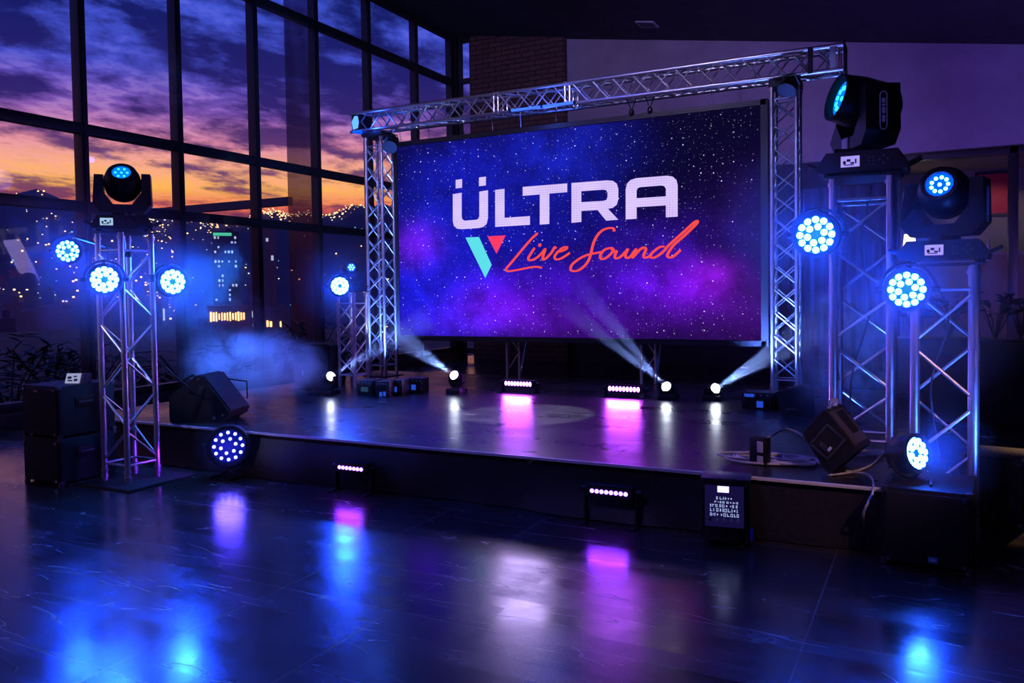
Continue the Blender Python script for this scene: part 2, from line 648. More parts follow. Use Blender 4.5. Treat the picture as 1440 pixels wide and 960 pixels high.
ccol = k.ramp(k.maprange(z, 0.0, 0.5), [(0.0, lin((60, 25, 60))), (0.22, lin((110, 50, 85))), (0.30, lin((90, 50, 105))), (0.42, lin((40, 28, 95))), (0.6, lin((16, 18, 82))), (0.9, lin((14, 16, 70)))])
edge = k.maprange(k.math('ABSOLUTE', k.math('SUBTRACT', k.math('SUBTRACT', cl, low), 0.455)), 0.0, 0.035, 1.0, 0.0)
ecol = k.ramp(k.maprange(z, 0.0, 0.5), [(0.0, lin((90, 40, 70))), (0.22, lin((255, 150, 110))), (0.34, lin((240, 165, 175))), (0.5, lin((110, 105, 205))), (0.8, lin((88, 104, 215)))])
skyc = k.mix(k.math('MULTIPLY', edge, 0.45), base, ecol)
skyc = k.mix(k.math('MULTIPLY', mask, 0.93), skyc, ccol)
k.link(skyc, bg.inputs[0])
bg.inputs[1].default_value = 1.2
k.link(bg.outputs[0], out.inputs[0])

# ================================================================== CITY BEYOND THE WINDOWS
def terrain_z(X, Y):
    d = math.hypot(X, Y)
    az = math.degrees(math.atan2(-X, Y))        # degrees left of straight ahead
    t = min(max((d - 330) / 420, 0), 1)
    s = t * t * (3 - 2 * t)
    ridge = 80 + 5 * math.sin(az * 0.35 + 0.6) + 3.5 * math.sin(az * 0.9) + 2.0 * math.sin(az * 2.3 + 1) + (6 if az > 56 else 0)
    bumps = 4 * math.sin(X * 0.03) * math.sin(Y * 0.026 + 1) * s
    return -21 + s * (ridge + 14) * 1.0 + bumps - (max(d - 760, 0) * 0.25)


m = MB()
NA, ND = 70, 40
grid = []
for a in range(NA + 1):
    az = math.radians(20 + 75 * a / NA)
    row = []
    for d in range(ND + 1):
        r = 45 * (900 / 45) ** (d / ND)
        X, Y = -math.sin(az) * r, math.cos(az) * r
        row.append(m.bm.verts.new((X, Y, terrain_z(X, Y))))
    grid.append(row)
for a in range(NA):
    for d in range(ND):
        m.bm.faces.new((grid[a][d], grid[a][d + 1], grid[a + 1][d + 1], grid[a + 1][d]))
HILL = pbr('night_hillside', (0.035, 0.03, 0.06), 0.95, 0, 0.5, 0.02)
hill = m.build('hills', HILL)
hill['kind'] = 'structure'

rng = random.Random(21)


def city_lights(name, label, mat, n, size, dmin, dmax, clusters=None):
    m = MB()
    for i in range(n):
        if clusters and rng.random() < 0.75:
            ax, dx, sx, sd = rng.choice(clusters)
            az = math.radians(rng.gauss(ax, sx))
            d = rng.gauss(dx, sd)
        else:
            az = math.radians(rng.uniform(30, 66))
            d = rng.uniform(dmin, dmax)
        X, Y = -math.sin(az) * d, math.cos(az) * d
        s = rng.uniform(*size) * (0.6 + 0.4 * d / 500)
        h = s * rng.uniform(0.5, 1.1)
        z = terrain_z(X, Y) + h / 2 + rng.uniform(0.5, 2.0)
        m.box((X, Y, z), (s, s, h))
    return tag(m.build(name, mat, smooth=False), label, 'city lights', kind='stuff')


def az_of(px):
    r = RM @ Vector(((px - 720) / FPX, 0.05, -1))
    return math.degrees(math.atan2(-r.x, r.y))


CL1 = [(az_of(px), d, s, sd) for px, d, s, sd in [(100, 560, 1.2, 25), (30, 430, 1.5, 20), (225, 600, 1.3, 40), (330, 690, 2.2, 25), (225, 590, 1.3, 40), (230, 470, .9, 18), (320, 660, 2.2, 25), (350, 700, 1.6, 14), (290, 690, 1.4, 16), (400, 690, 1.6, 16), (470, 660, 1.5, 30), (455, 690, 1.2, 18), (215, 640, 1.2, 30), (130, 500, 1, 30)]]
city_lights('city_lights', 'warm orange specks of street and house lights across the hillside', glow('sodium_light', (1.0, 0.45, 0.13), 6.0), 650, (0.28, 0.78), 320, 720, CL1)
city_lights('city_lights', 'small pale white house lights scattered over the dark hills', glow('pale_house_light', (1.0, 0.85, 0.7), 2.2), 330, (0.22, 0.6), 250, 700, CL1)
city_lights('city_lights', 'few bluish and green lamp specks in the valley', glow('cool_house_light', (0.25, 0.7, 1.0), 1.2), 90, (0.3, 0.7), 200, 620)

FACADE = pbr('night_facade', (0.04, 0.04, 0.075), 0.7, 0, 0.3, 0.4)
PALEFACADE = pbr('pale_facade', (0.14, 0.12, 0.17), 0.8, 0, 0.3, 0.3)
LIT_WARM = glow('warm_windows', (1.0, 0.40, 0.09), 7.0)
LIT_PALE = glow('pale_windows', (0.7, 0.75, 1.0), 0.7)
LIT_GREEN = glow('green_roof_sign', (0.1, 0.75, 0.45), 0.8)


def building(label, px0, px1, ytop, ybot, dist, mat, wins, wmat, roof=None, gable=False):
    a = RM @ Vector((((px0 + px1) / 2 - 720) / FPX, 0, -1))
    a.z = 0
    a.normalize()
    c = a * dist
    r0 = RM @ Vector(((px0 - 720) / FPX, (480 - SHIFT - ytop) / FPX, -1))
    r1 = RM @ Vector(((px1 - 720) / FPX, (480 - SHIFT - ybot) / FPX, -1))
    h0 = math.hypot(r0.x, r0.y)
    zt = HC + r0.z / h0 * dist
    zb = min(HC + r1.z / math.hypot(r1.x, r1.y) * dist, terrain_z(c.x, c.y))
    r2 = RM @ Vector(((px1 - 720) / FPX, (480 - SHIFT - ytop) / FPX, -1))
    W = (r2 / math.hypot(r2.x, r2.y) * dist - r0 / h0 * dist).length
    D = W * 0.7
    rotz = math.atan2(a.y, a.x) - PI / 2
    t = thing('building', label, 'building', (c.x, c.y, zb), rotz)
    H = zt - zb
    mb = MB().box((0, D / 2, H / 2), (W, D, H))
    mb.box((0, D / 2, H + 0.2), (W * 1.03, D * 1.03, 0.5))
    mb.box((W * 0.18, D / 2, H + 1.0), (W * 0.25, D * 0.3, 1.6))
    mb.build('walls', mat, t, smooth=False)
    if gable:
        MB().prism([(-W * 0.54, H), (W * 0.54, H), (0, H + W * 0.16)], D * 1.05).build('roof', PALEFACADE, t, smooth=False)
    if roof:
        MB().box((-W * 0.1, -0.3, H - 0.6), (W * 0.7, 0.4, 1.1)).build('roof_sign', roof, t, smooth=False)
    if wins:
        nx, nz, fill, z0, z1 = wins
        rr = random.Random(px0)
        for i in range(nx):
            for j in range(nz):
                if rr.random() < fill:
                    MB().box(((i + 0.5) / nx * W * 0.9 - W * 0.45, -0.06, H * (z0 + (z1 - z0) * (j + 0.5) / nz)), (W * 0.9 / nx * rr.uniform(.35, .65), 0.12, H * (z1 - z0) / nz * rr.uniform(0.35, .6))).build('lit_window', wmat, t, smooth=False)
    return t


building('tall dark office tower with columns of lit windows, right of third mullion', 301, 338, 327, 440, 330, FACADE, (7, 20, 0.28, 0.2, 0.98), LIT_PALE, LIT_GREEN)
building('dim tower block cut by the fourth mullion behind the office tower', 360, 390, 322, 430, 345, PALEFACADE, (4, 10, 0.14, 0.2, 0.95), LIT_PALE)
building('broad building glowing orange below the tall office tower', 292, 352, 432, 462, 230, PALEFACADE, (14, 4, 0.8, 0.1, 0.98), LIT_WARM)
building('low warm lit hall right of the fourth mullion', 372, 408, 436, 452, 250, PALEFACADE, (7, 2, 0.6, 0.3, 0.9), LIT_WARM)
building('long pale low roof with a lit yellow strip behind the left tower', 30, 102, 440, 462, 210, PALEFACADE, (8, 2, 0.45, 0.2, 0.7), LIT_WARM, None, True)
building('small house with pink lit front at far left', 6, 32, 428, 448, 240, PALEFACADE, (3, 2, 0.5, 0.2, 0.7), LIT_WARM)
building('dark block with pale windows beside second mullion', 60, 78, 412, 442, 260, FACADE, (3, 4, 0.25, 0.1, 0.9), LIT_PALE)
building('narrow building with pale tall front right of the left tower', 228, 238, 414, 445, 240, PALEFACADE, (2, 3, 0.7, 0.1, 0.9), LIT_PALE)
building('low wide block below the orange lit building', 252, 300, 462, 480, 170, FACADE, (6, 2, 0.25, 0.2, 0.8), LIT_PALE)
building('grey terrace house between third and fourth mullion', 352, 380, 402, 438, 280, PALEFACADE, (4, 4, 0.16, 0.2, 0.9), LIT_PALE)
building('dark flat roofed block at the left edge of the valley', -20, 22, 452, 478, 160, FACADE, (5, 2, 0.2, 0.1, 0.9), LIT_WARM)
building('dim house under the far hill lights left of goal post', 412, 436, 430, 450, 260, FACADE, (4, 2, 0.3, 0.1, 0.9), LIT_WARM)

# outer wing of the same building: a broad column and beams that run away from the glass
ocx = at(420, 200, X=-13.5)
m = MB()
pt = at(440, 280, Y=ocx.y)
m.box((-17.8, ocx.y, pt.z), (8.0, 0.16, 0.2))
fin, nt, out = new_mat('smoked_glass_fin')
k = NT(nt)
tr = k.n('BsdfTransparent')
tr.inputs[0].default_value = (0.42, 0.40, 0.5, 1)
gl = k.n('BsdfGlossy')
gl.inputs[0].default_value = (0.5, 0.5, 0.6, 1)
gl.inputs['Roughness'].default_value = 0.15
mx = k.n('MixShader')
mx.inputs[0].default_value = 0.12
k.link(tr.outputs[0], mx.inputs[1])
k.link(gl.outputs[0], mx.inputs[2])
k.link(mx.outputs[0], out.inputs[0])
struct(m.build('trim_2', pbr('outer_beam_paint', (0.06, 0.06, 0.09), 0.6, 0, 0.2, 1)))
struct(MB().box((-13.5, ocx.y, 4.0), (0.02, 0.80, 10.0), 0.004).build('trim_3', fin))

# shrubs outside along the glass
def shrub(label, px, py_top, X, width, seed):
    r = random.Random(seed)
    p = at(px, py_top, X=X)
    t = thing('shrub', label, 'shrub', (X, p.y, -0.3), 0, 'dark shrubs outside the windows')
    H = p.z + 0.3
    m = MB()
    for i in range(190):
        a = r.uniform(0, 2 * PI)
        rr = width * math.sqrt(r.random()) * 0.5
        zz = H * r.uniform(0.15, 1.0) * (1 - 0.35 * (rr / (width * 0.5)) ** 2)
        c = Vector((rr * math.cos(a), rr * math.sin(a), zz))
        L, Wd = r.uniform(0.16, 0.42), r.uniform(0.02, 0.05)
        d = Vector((math.cos(a) + r.uniform(-.6, .6), math.sin(a) + r.uniform(-.6, .6), r.uniform(-0.3, 0.9))).normalized()
        s = d.cross(Vector((0, 0, 1))).normalized() * Wd
        m.quad(c, c + d * L * 0.5 + s, c + d * L + Vector((0, 0, -0.04)), c + d * L * 0.5 - s)
    m.build('foliage', LEAF, t, smooth=False)
    m = MB()
    for i in range(6):
        a = r.uniform(0, 2 * PI)
        m.tube([(0, 0, 0), (0.15 * math.cos(a), 0.15 * math.sin(a), H * 0.4), (width * 0.3 * math.cos(a), width * 0.3 * math.sin(a), H * 0.8)], 0.012, 5)
    m.build('stem', STEM, t)


for i, (px, py, X, wd, lb) in enumerate([
        (12, 470, -11.4, 1.8, 'dark leafy shrub outside at the left picture edge'), (70, 462, -11.6, 1.9, 'dark leafy shrub outside above the stacked subwoofers'),
        (128, 478, -11.3, 1.6, 'dark shrub outside just left of the truss tower with three lights'), (262, 482, -11.4, 1.5, 'low shrub outside behind the left floor monitor'),
        (330, 480, -11.3, 1.8, 'dark shrub outside behind the left smoke cloud'), (395, 462, -11.2, 1.8, 'bushy shrub outside below the broad outer column'),
        (440, 440, -11.0, 1.7, 'tall dark shrub outside behind the lone black loudspeaker'), (495, 455, -11.2, 1.7, 'dark shrub outside behind the short truss tower')]):
    shrub(lb, px, py, X, wd, 40 + i)
struct(MB().box((-27.9, 6, -0.6), (36, 60, 0.5)).build('ground_outside', pbr('dark_soil', (0.012, 0.013, 0.012), 0.9, 0, 0.4, 2)))

# ================================================================== STAGE
SX0, SX1, SY0, SY1 = -7.35, -0.12, 5.0, 9.75
st = thing('stage_platform', 'low black stage with glossy dark deck and black cloth skirt', 'stage', ((SX0 + SX1) / 2, SY0, 0))
ox = (SX0 + SX1) / 2
SW = SX1 - SX0
MB().box((0, (SY1 - SY0) / 2, HS - 0.03), (SW, SY1 - SY0, 0.06)).build('deck', DECK, st, smooth=False)
m = MB()
m.box((0, -0.012, HS - 0.008), (SW + 0.02, 0.020, 0.020), 0.003)
m.build('edge_trim', pbr('aluminium_edge', (0.75, 0.75, 0.78), 0.4, 0.3, 0.2, 12), st)


def skirt(x0, y0, x1, y1, n, amp, seed):
    r = random.Random(seed)
    m = MB()
    dx, dy = x1 - x0, y1 - y0
    L = math.hypot(dx, dy)
    nx, ny = dy / L, -dx / L
    ph = [r.uniform(0, 6.28) for _ in range(4)]
    rows = []
    NZ = 10
    for j in range(NZ + 1):
        row = []
        zz = (HS - 0.05) * (1 - j / NZ) + 0.004
        for i in range(n + 1):
            u = i / n
            s = u * L
            f = j / NZ
            fold = amp * f * (math.sin(s * 2.1 + ph[0] + f * 0.9) + 0.6 * math.sin(s * 4.7 + ph[1] - f * 1.6) + 0.3 * math.sin(s * 11 + ph[2]))
            sag = 0.02 * math.sin(s * 1.3 + ph[3]) * math.sin(f * PI)
            off = 0.012 + 0.04 * f + fold + sag
            row.append(m.bm.verts.new((x0 + dx * u + nx * off, y0 + dy * u + ny * off, zz)))
        rows.append(row)
    for j in range(NZ):
        for i in range(n):
            m.bm.faces.new((rows[j][i], rows[j + 1][i], rows[j + 1][i + 1], rows[j][i + 1]))
    return m


MF = skirt(-SW / 2, 0.0, SW / 2, 0.0, 300, 0.024, 3)
MF.build('skirt', CLOTH, st)
skirt(SW / 2, 0.0, SW / 2, SY1 - SY0, 120, 0.010, 5).build('skirt', CLOTH, st)
MB().box((0, (SY1 - SY0) / 2 + 0.05, (HS - 0.06) / 2), (SW - 0.1, SY1 - SY0 - 0.2, HS - 0.07)).build('substructure', BLACKMET, st, smooth=False)
# small bright clip on the front edge
MB().box((at(348, 608, Y=SY0 - 0.03).x - ox, -0.03, HS - 0.035), (0.05, 0.02, 0.045), 0.005).build('edge_clip', CHROME, st)


# ================================================================== TRUSSES
def truss_parts(t, L, c, r, rb, phase=0, collar=True, M=Matrix.Identity(4), frames=True, double=False):
    """box truss along local z, centred on the z axis"""
    h = c / 2
    cs = [(-h, -h), (h, -h), (h, h), (-h, h)]
    for cx_, cy_ in cs:
        m = MB().cyl((cx_, cy_, 0), (cx_, cy_, L), r, seg=14, M=M)
        if collar:
            for z0 in (0.03, 0.075, L - 0.05):
                m.cyl((cx_, cy_, z0), (cx_, cy_, z0 + 0.022), r * 1.28, seg=14, M=M)
        m.build('chord', ALU, t)
    e = 0.14 if collar else 0.05
    n = max(2, round((L - 2 * e) / c))
    bay = (L - 2 * e) / n
    for f in range(4):
        A, B = Vector((cs[f][0], cs[f][1], 0)), Vector((cs[(f + 1) % 4][0], cs[(f + 1) % 4][1], 0))
        m = MB()
        for i in range(n):
            a, b = (A, B) if (i + f + phase) % 2 == 0 else (B, A)
            m.cyl(a + Vector((0, 0, e + i * bay + 0.1 * bay)), b + Vector((0, 0, e + (i + 1) * bay - 0.04 * bay)), rb, seg=8, M=M)
            if double:
                m.cyl(b + Vector((0, 0, e + i * bay + 0.1 * bay)), a + Vector((0, 0, e + (i + 1) * bay - 0.04 * bay)), rb, seg=8, M=M)
        m.build('bracing', ALU, t)
    if frames:
        for z0 in (e, L - e):
            m = MB()
            for f in range(4):
                m.cyl(cs[f] + (z0,), cs[(f + 1) % 4] + (z0,), rb * 1.1, seg=8, M=M)
            m.build('end_frame', ALU, t)


def plate(t, s, z, mat=BLACKMET, h=0.012, name='base_plate', off=(0, 0)):
    MB().box((off[0], off[1], z), (s[0], s[1], h), 0.003).build(name, mat, t)


# left tower on the floor
LT = (-5.84, 4.44)
t = thing('truss_tower', 'silver truss tower on a floor plate at left, carrying three blue lights', 'truss tower', (LT[0], LT[1], 0))
truss_parts(t, 2.0, 0.28, 0.023, 0.0095, 0, double=False, M=Matrix.Translation((0, 0, 0.016)))
MB().box((0.03, 0.02, 0.008), (0.66, 0.64, 0.016), 0.003).build('base_plate', BLACKMET, t)
plate(t, (0.36, 0.36), 2.022, name='top_plate')
# short tower behind the left goal post
ST = (-6.38, 8.02)
t = thing('truss_tower', 'short silver truss tower close behind the left post of the screen frame', 'truss tower', (ST[0], ST[1], HS))
truss_parts(t, 1.16, 0.24, 0.02, 0.008, 0, double=True)
plate(t, (0.3, 0.3), 1.166, name='top_plate')
# right towers
R1 = (-0.41, 5.87)
t = thing('truss_tower', 'tall silver truss tower on the right stage corner with the highest moving head', 'truss tower', (R1[0], R1[1], HS))
truss_parts(t, 1.84, 0.34, 0.027, 0.0105, 0)
plate(t, (0.44, 0.42), 1.848, name='top_plate')
R2 = (0.06, 5.52)
t = thing('truss_tower', 'silver truss tower on the floor behind the front right subwoofer', 'truss tower', (R2[0], R2[1], 0))
truss_parts(t, 1.62, 0.31, 0.026, 0.0105, 1)
plate(t, (0.42, 0.40), 0.006, name='base_plate')
plate(t, (0.42, 0.40), 1.628, name='top_plate')

# goal posts
for lb, x0, c in (('left silver truss post holding up the screen frame', -6.89, 0.26), ('right silver truss post holding up the screen frame', -1.53, 0.25)):
    t = thing('truss_post', lb, 'truss post', (x0 + c / 2, 9.02 + c / 2, HS), 0, 'truss posts of the screen frame')
    truss_parts(t, 3.27, c, 0.022, 0.0075, 0, double=True, M=Matrix.Translation((0, 0, 0.012)))
    plate(t, (0.4, 0.4), 0.006)
    MB().box((0, 0, 3.3), (c + 0.06, c + 0.06, 0.07), 0.006).build('sleeve_block', BLACKMET, t)

# top truss
TX0, TX1, TZ = -7.14, -0.82, 3.72 + 0.135
t = thing('top_truss', 'long silver box truss spanning above the screen between the posts', 'top truss', (TX0, 9.145, TZ))
Mx = Matrix.Rotation(PI / 2, 4, 'Y')
truss_parts(t, TX1 - TX0, 0.245, 0.022, 0.009, 0, collar=False, M=Mx, double=True)
for xx in (2.28, 3.25):
    m = MB()
    for s in (-1, 1):
        m.cyl((xx + 0.03 * s, -0.1225, -0.12), (xx + 0.03 * s, -0.1225, 0.12), 0.012, seg=8)
        m.cyl((xx + 0.03 * s, 0.1225, -0.12), (xx + 0.03 * s, 0.1225, 0.12), 0.012, seg=8)
        for yy in (-.1225, .1225):
            for zz in (-.1225, .1225):
                m.cyl((xx + 0.03 * s - .012, yy, zz), (xx + 0.03 * s + .012, yy, zz), 0.03, seg=12)
    m.build('coupler', ALU, t)
MB().box((TX1 - TX0 + 0.006, 0, 0), (0.014, 0.30, 0.30), 0.003).build('end_plate', BLACKMET, t)
MB().box((TX1 - TX0 - 0.10, -0.135, 0), (0.06, 0.012, 0.25), 0.003).build('stiffener', GREYPLATE, t)
MB().box((TX1 - TX0 - 0.32, -0.14, 0), (0.05, 0.012, 0.27), 0.003).build('strap', BLACKMET, t)

# blue light tube on the top truss
p = at(762, 146.5, Y=8.985)
t = thing('light_tube', 'slim glowing blue tube light fixed along the top truss', 'tube light', (p.x, 8.985, 3.735))
MB().cyl((-0.42, 0, 0), (0.42, 0, 0), 0.016, seg=12).build('tube', TUBE_BLUE, t)
for s in (-0.43, 0.0, 0.43):
    MB().cyl((s - 0.015, 0, 0), (s + 0.015, 0, 0), 0.021, seg=12).build('bracket', BLACK, t)
lamp('tube_glow', 'POINT', (p.x, 8.9, 3.66), 10, (0.05, 0.12, 1), size=0.2)

# clamps hanging under the top truss
for i, (px, py) in enumerate(((888, 158), (914, 155))):
    p = at(px, py, Y=9.14)
    t = thing('truss_clamp', ('left' if i == 0 else 'right') + ' one of two small black clamps on V slings above the screen', 'clamp', (p.x, 9.14, p.z), 0, 'black clamps under the top truss')
    MB().sphere((0, 0, 0), 0.035, (1, 1, 1.2), 12).build('shackle', BLACK, t)
    m = MB()
    zt = 3.73 - p.z
    m.cyl((0, 0, 0.02), (-0.055, 0.0, zt), 0.007, seg=6).cyl((0, 0, 0.02), (0.055, 0, zt), 0.007, seg=6)
    m.build('sling', BLACK, t)

# ================================================================== LED SCREEN
SCX0, SCX1, SCZ0, SCZ1, SCY = -6.47, -1.665, 0.925, 3.49, 9.15
sw, sh = SCX1 - SCX0, SCZ1 - SCZ0
scr = thing('led_screen', 'big LED video wall showing white and red lettering on a purple starfield', 'screen', ((SCX0 + SCX1) / 2, SCY, SCZ0))
sm, nt, out = new_mat('starfield_picture')
k = NT(nt)
tco = k.n('TexCoord').outputs['Object']
x, y, z = k.xyz(tco)
v2 = k.combine(x, z, 0.0)
warp = k.noise(v2, 0.9, 5, 0.6, 0.3)
warp2 = k.noise(v2, 2.2, 5, 0.6, 0.2)


def blob(cx_, cz_, rx, rz):
    a = k.math('DIVIDE', k.math('SUBTRACT', x, cx_), rx)
    b = k.math('DIVIDE', k.math('SUBTRACT', z, cz_), rz)
    d = k.math('ADD', k.math('MULTIPLY', a, a), k.math('MULTIPLY', b, b))
    return k.math('POWER', 2.718, k.math('MULTIPLY', d, -1.0))


def sxz(px, py):
    p = at(px, py, Y=SCY)
    return p.x - (SCX0 + SCX1) / 2, p.z - SCZ0


def addc(c, b, col, gain=1.0):
    f = k.math('MULTIPLY', b, k.maprange(warp2, 0.28, 0.68, 0.35, 1.25))
    e = k.n('VectorMath', operation='SCALE')
    e.inputs[0].default_value = tuple(q * gain for q in col)
    k.link(f, e.inputs['Scale'])
    a = k.n('VectorMath', operation='ADD')
    k.link(c, a.inputs[0])
    k.link(e.outputs[0], a.inputs[1])
    return a.outputs[0]


rgb = k.n('RGB')
rgb.outputs[0].default_value = lin((10, 6, 40)) + (1,)
c = rgb.outputs[0]
for (px, py, rx, rz, col, g) in [
        (650, 240, 0.9, 0.55, lin((14, 22, 165)), 1.0), (790, 215, 0.75, 0.55, lin((18, 30, 175)), 1.0), (620, 330, 1.0, 0.6, lin((12, 22, 170)), 1.0),
        (760, 330, 1.1, 0.45, lin((10, 10, 130)), 1.0), (600, 420, 0.9, 0.6, lin((20, 24, 215)), 1.0), (700, 430, 0.6, 0.25, lin((110, 12, 215)), 0.9),
        (585, 345, 0.35, 0.25, lin((120, 10, 200)), 0.8), (720, 395, 0.8, 0.22, lin((60, 10, 200)), 0.7), (870, 400, 0.9, 0.30, lin((70, 10, 190)), 0.9),
        (960, 405, 0.5, 0.28, lin((105, 8, 190)), 0.9), (1000, 390, 0.28, 0.2, lin((150, 20, 200)), 0.55), (820, 455, 1.0, 0.25, lin((75, 10, 150)), 0.9),
        (930, 350, 0.7, 0.35, lin((50, 12, 150)), 0.8), (1040, 440, 0.5, 0.4, lin((60, 10, 110)), 0.9), (650, 455, 0.8, 0.2, lin((70, 20, 190)), 0.8), (1050, 300, 0.5, 0.5, lin((30, 8, 75)), 0.8)]:
    bx, bz = sxz(px, py)
    c = addc(c, blob(bx, bz, rx, rz), col, g)
# stars
for sc, th, rad, br_ in ((16.0, 0.55, 0.085, 0.5), (9.0, 0.60, 0.075, 1.0), (30.0, 0.66, 0.11, 0.25)):
    vo = k.n('TexVoronoi', voronoi_dimensions='2D')
    vo.inputs['Scale'].default_value = sc
    k.link(v2, vo.inputs['Vector'])
    rnd = k.xyz(vo.outputs['Color'])
    on = k.math('MULTIPLY', k.math('GREATER_THAN', rnd[0], th), k.math('POWER', rnd[1], 2.0))
    st_ = k.math('MULTIPLY', k.maprange(vo.outputs['Distance'], rad * 0.45, rad, 1.0, 0.0), on)
    c = addc(c, st_, (0.75, 0.7, 1.0), br_ * 1.6)
em = k.n('Emission')
k.link(c, em.inputs[0])
em.inputs[1].default_value = 1.05
k.link(em.outputs[0], out.inputs[0])
MB().box((0, 0.03, sh / 2), (sw - 0.012, 0.05, sh - 0.012)).build('display_panel', sm, scr, smooth=False)
m = MB()
m.box((0, 0.06, sh + 0.03), (sw + 0.10, 0.13, 0.06)).box((0, 0.06, -0.03), (sw + 0.10, 0.13, 0.06))
m.box((-sw / 2 - 0.02, 0.06, sh / 2), (0.05, 0.13, sh + 0.1)).box((sw / 2 + 0.033, 0.06, sh / 2), (0.076, 0.13, sh + 0.12))
m.build('bezel', BLACKMET, scr)
m = MB().box((0, 0.12, sh / 2), (sw, 0.10, sh - 0.05))
for i in range(9):
    m.box((-sw / 2 + (i + 0.5) * sw / 9, 0.18, sh / 2), (0.05, 0.06, sh - 0.1))
m.build('back_housing', BLACKMET, scr)
for px in (560, 600, 650, 690, 730, 780, 1000, 1040):
    p = at(px, 170, Y=SCY)
    MB().cyl((p.x - (SCX0 + SCX1) / 2, 0.06, sh), (p.x - (SCX0 + SCX1) / 2, 0.03, 3.73 - SCZ0), 0.004, seg=6).build('hanging_wire', CHROME, scr)


def let(pts, ox_=620, oy_=230, s=4.0):
    return [sxz(ox_ + a / s, oy_ + b / s) for a, b in pts]


lm, nt, out = new_mat('white_led_lettering')
k = NT(nt)
tco = k.n('TexCoord').outputs['Object']
x, y, z = k.xyz(tco)
wv = k.math('MULTIPLY', k.math('ADD', k.math('SINE', k.math('MULTIPLY', z, 2 * PI / 0.028)), 1), 0.5)
wh = k.math('MULTIPLY', k.math('ADD', k.math('SINE', k.math('MULTIPLY', x, 2 * PI / 0.032)), 1), 0.5)
nz_ = k.noise(tco, 2.0, 3)
f = k.math('MULTIPLY', k.math('ADD', k.math('MULTIPLY', wv, 0.6), k.math('MULTIPLY', k.math('MULTIPLY', wh, 0.6), k.maprange(nz_, 0.4, 0.6))), 0.55)
cc = k.mix(f, lin((225, 205, 255)) + (1,), lin((160, 135, 225)) + (1,))
em = k.n('Emission')
k.link(cc, em.inputs[0])
em.inputs[1].default_value = 1.05
k.link(em.outputs[0], out.inputs[0])
LETTER = lm
U = [(68, 172), (117, 164), (117, 298), (121, 313), (134, 321), (200, 316), (213, 309), (217, 296), (217, 158), (265, 150), (265, 305), (258, 338), (240, 355), (215, 362), (118, 369), (92, 366), (74, 350), (68, 325)]
UD1 = [(84, 92), (119, 87), (119, 135), (84, 140)]
UD2 = [(215, 78), (253, 73), (253, 122), (215, 127)]
Lt = [(306, 148), (358, 142), (358, 305), (501, 295), (501, 344), (306, 356)]
Tt = [(461, 131), (711, 111), (711, 160), (610, 168), (610, 339), (557, 343), (557, 173), (461, 181)]
Rt = [(735, 109), (935, 94), (968, 97), (990, 113), (998, 142), (998, 200), (990, 230), (968, 248), (940, 254), (998, 315), (930, 321), (882, 261), (790, 266), (790, 328), (735, 333)]
Rh = [(790, 155), (912, 146), (930, 150), (938, 163), (938, 190), (930, 205), (912, 210), (790, 217)]
At = [(1040, 314), (1040, 145), (1047, 113), (1066, 93), (1098, 82), (1270, 68), (1304, 73), (1325, 92), (1332, 122), (1332, 298), (1266, 302), (1266, 235), (1101, 245), (1101, 310)]
Ah = [(1101, 195), (1101, 152), (1107, 138), (1122, 132), (1240, 123), (1257, 127), (1266, 141), (1266, 184)]
for polys, hole in (((U, UD1, UD2), None), ((Lt,), None), ((Tt,), None), ((Rt,), Rh), ((At,), Ah)):
    m = MB()
    for pl in polys:
        m.prism(let(pl), 0.004, holes=(let(hole),) if hole else ())
    m.build('letter', LETTER, scr, smooth=False, loc=(0, -0.004, 0))
z7 = lambda pts: let(pts, 600, 220, 3.6)
MB().prism(z7([(197, 410), (265, 407), (329, 548), (297, 614)]), 0.004).build('cyan_mark', glow('cyan_picture', lin((95, 225, 235)), 1.0), scr, smooth=False, loc=(0, -0.004, 0))
MB().prism(z7([(308, 404), (400, 399), (354, 492)]), 0.004).build('red_mark', glow('red_picture', lin((255, 60, 105)), 1.0), scr, smooth=False, loc=(0, -0.004, 0))
strokes = [
    [(272, 133), (235, 165), (190, 215), (140, 275), (90, 335), (60, 370), (60, 386), (85, 389), (150, 378), (210, 366), (260, 360), (300, 367)],
    [(250, 232), (225, 270), (208, 300), (214, 316), (238, 312), (270, 295), (300, 265), (322, 240), (308, 285), (306, 312), (330, 300), (365, 262), (385, 228), (394, 238)],
    [(394, 262), (430, 255), (462, 240), (466, 227), (440, 232), (405, 262), (385, 290), (394, 310), (425, 305), (460, 285), (488, 265)],
    [(786, 122), (783, 104), (760, 98), (715, 110), (680, 140), (655, 180), (640, 225), (630, 270), (612, 320), (580, 360), (540, 386), (505, 388), (492, 375), (503, 345), (545, 310), (600, 282), (660, 268), (712, 258)],
    [(762, 232), (728, 242), (702, 265), (692, 290), (702, 308), (732, 300), (765, 272), (782, 245), (764, 232), (790, 258), (806, 252)],
    [(806, 250), (792, 285), (797, 303), (826, 295), (860, 262), (880, 240), (862, 280), (872, 300), (897, 290), (935, 240), (908, 298), (932, 275), (965, 240), (990, 230), (1000, 245), (986, 280), (992, 298), (1016, 293), (1040, 275)],
    [(1128, 224), (1095, 227), (1052, 258), (1030, 285), (1042, 299), (1075, 290), (1120, 255), (1160, 210), (1250, 130), (1325, 62), (1348, 52), (1337, 75), (1260, 150), (1190, 212), (1152, 265), (1147, 290), (1172, 297), (1205, 275), (1235, 245)]]
SCRIPT = glow('script_red', lin((255, 75, 70)), 1.05)
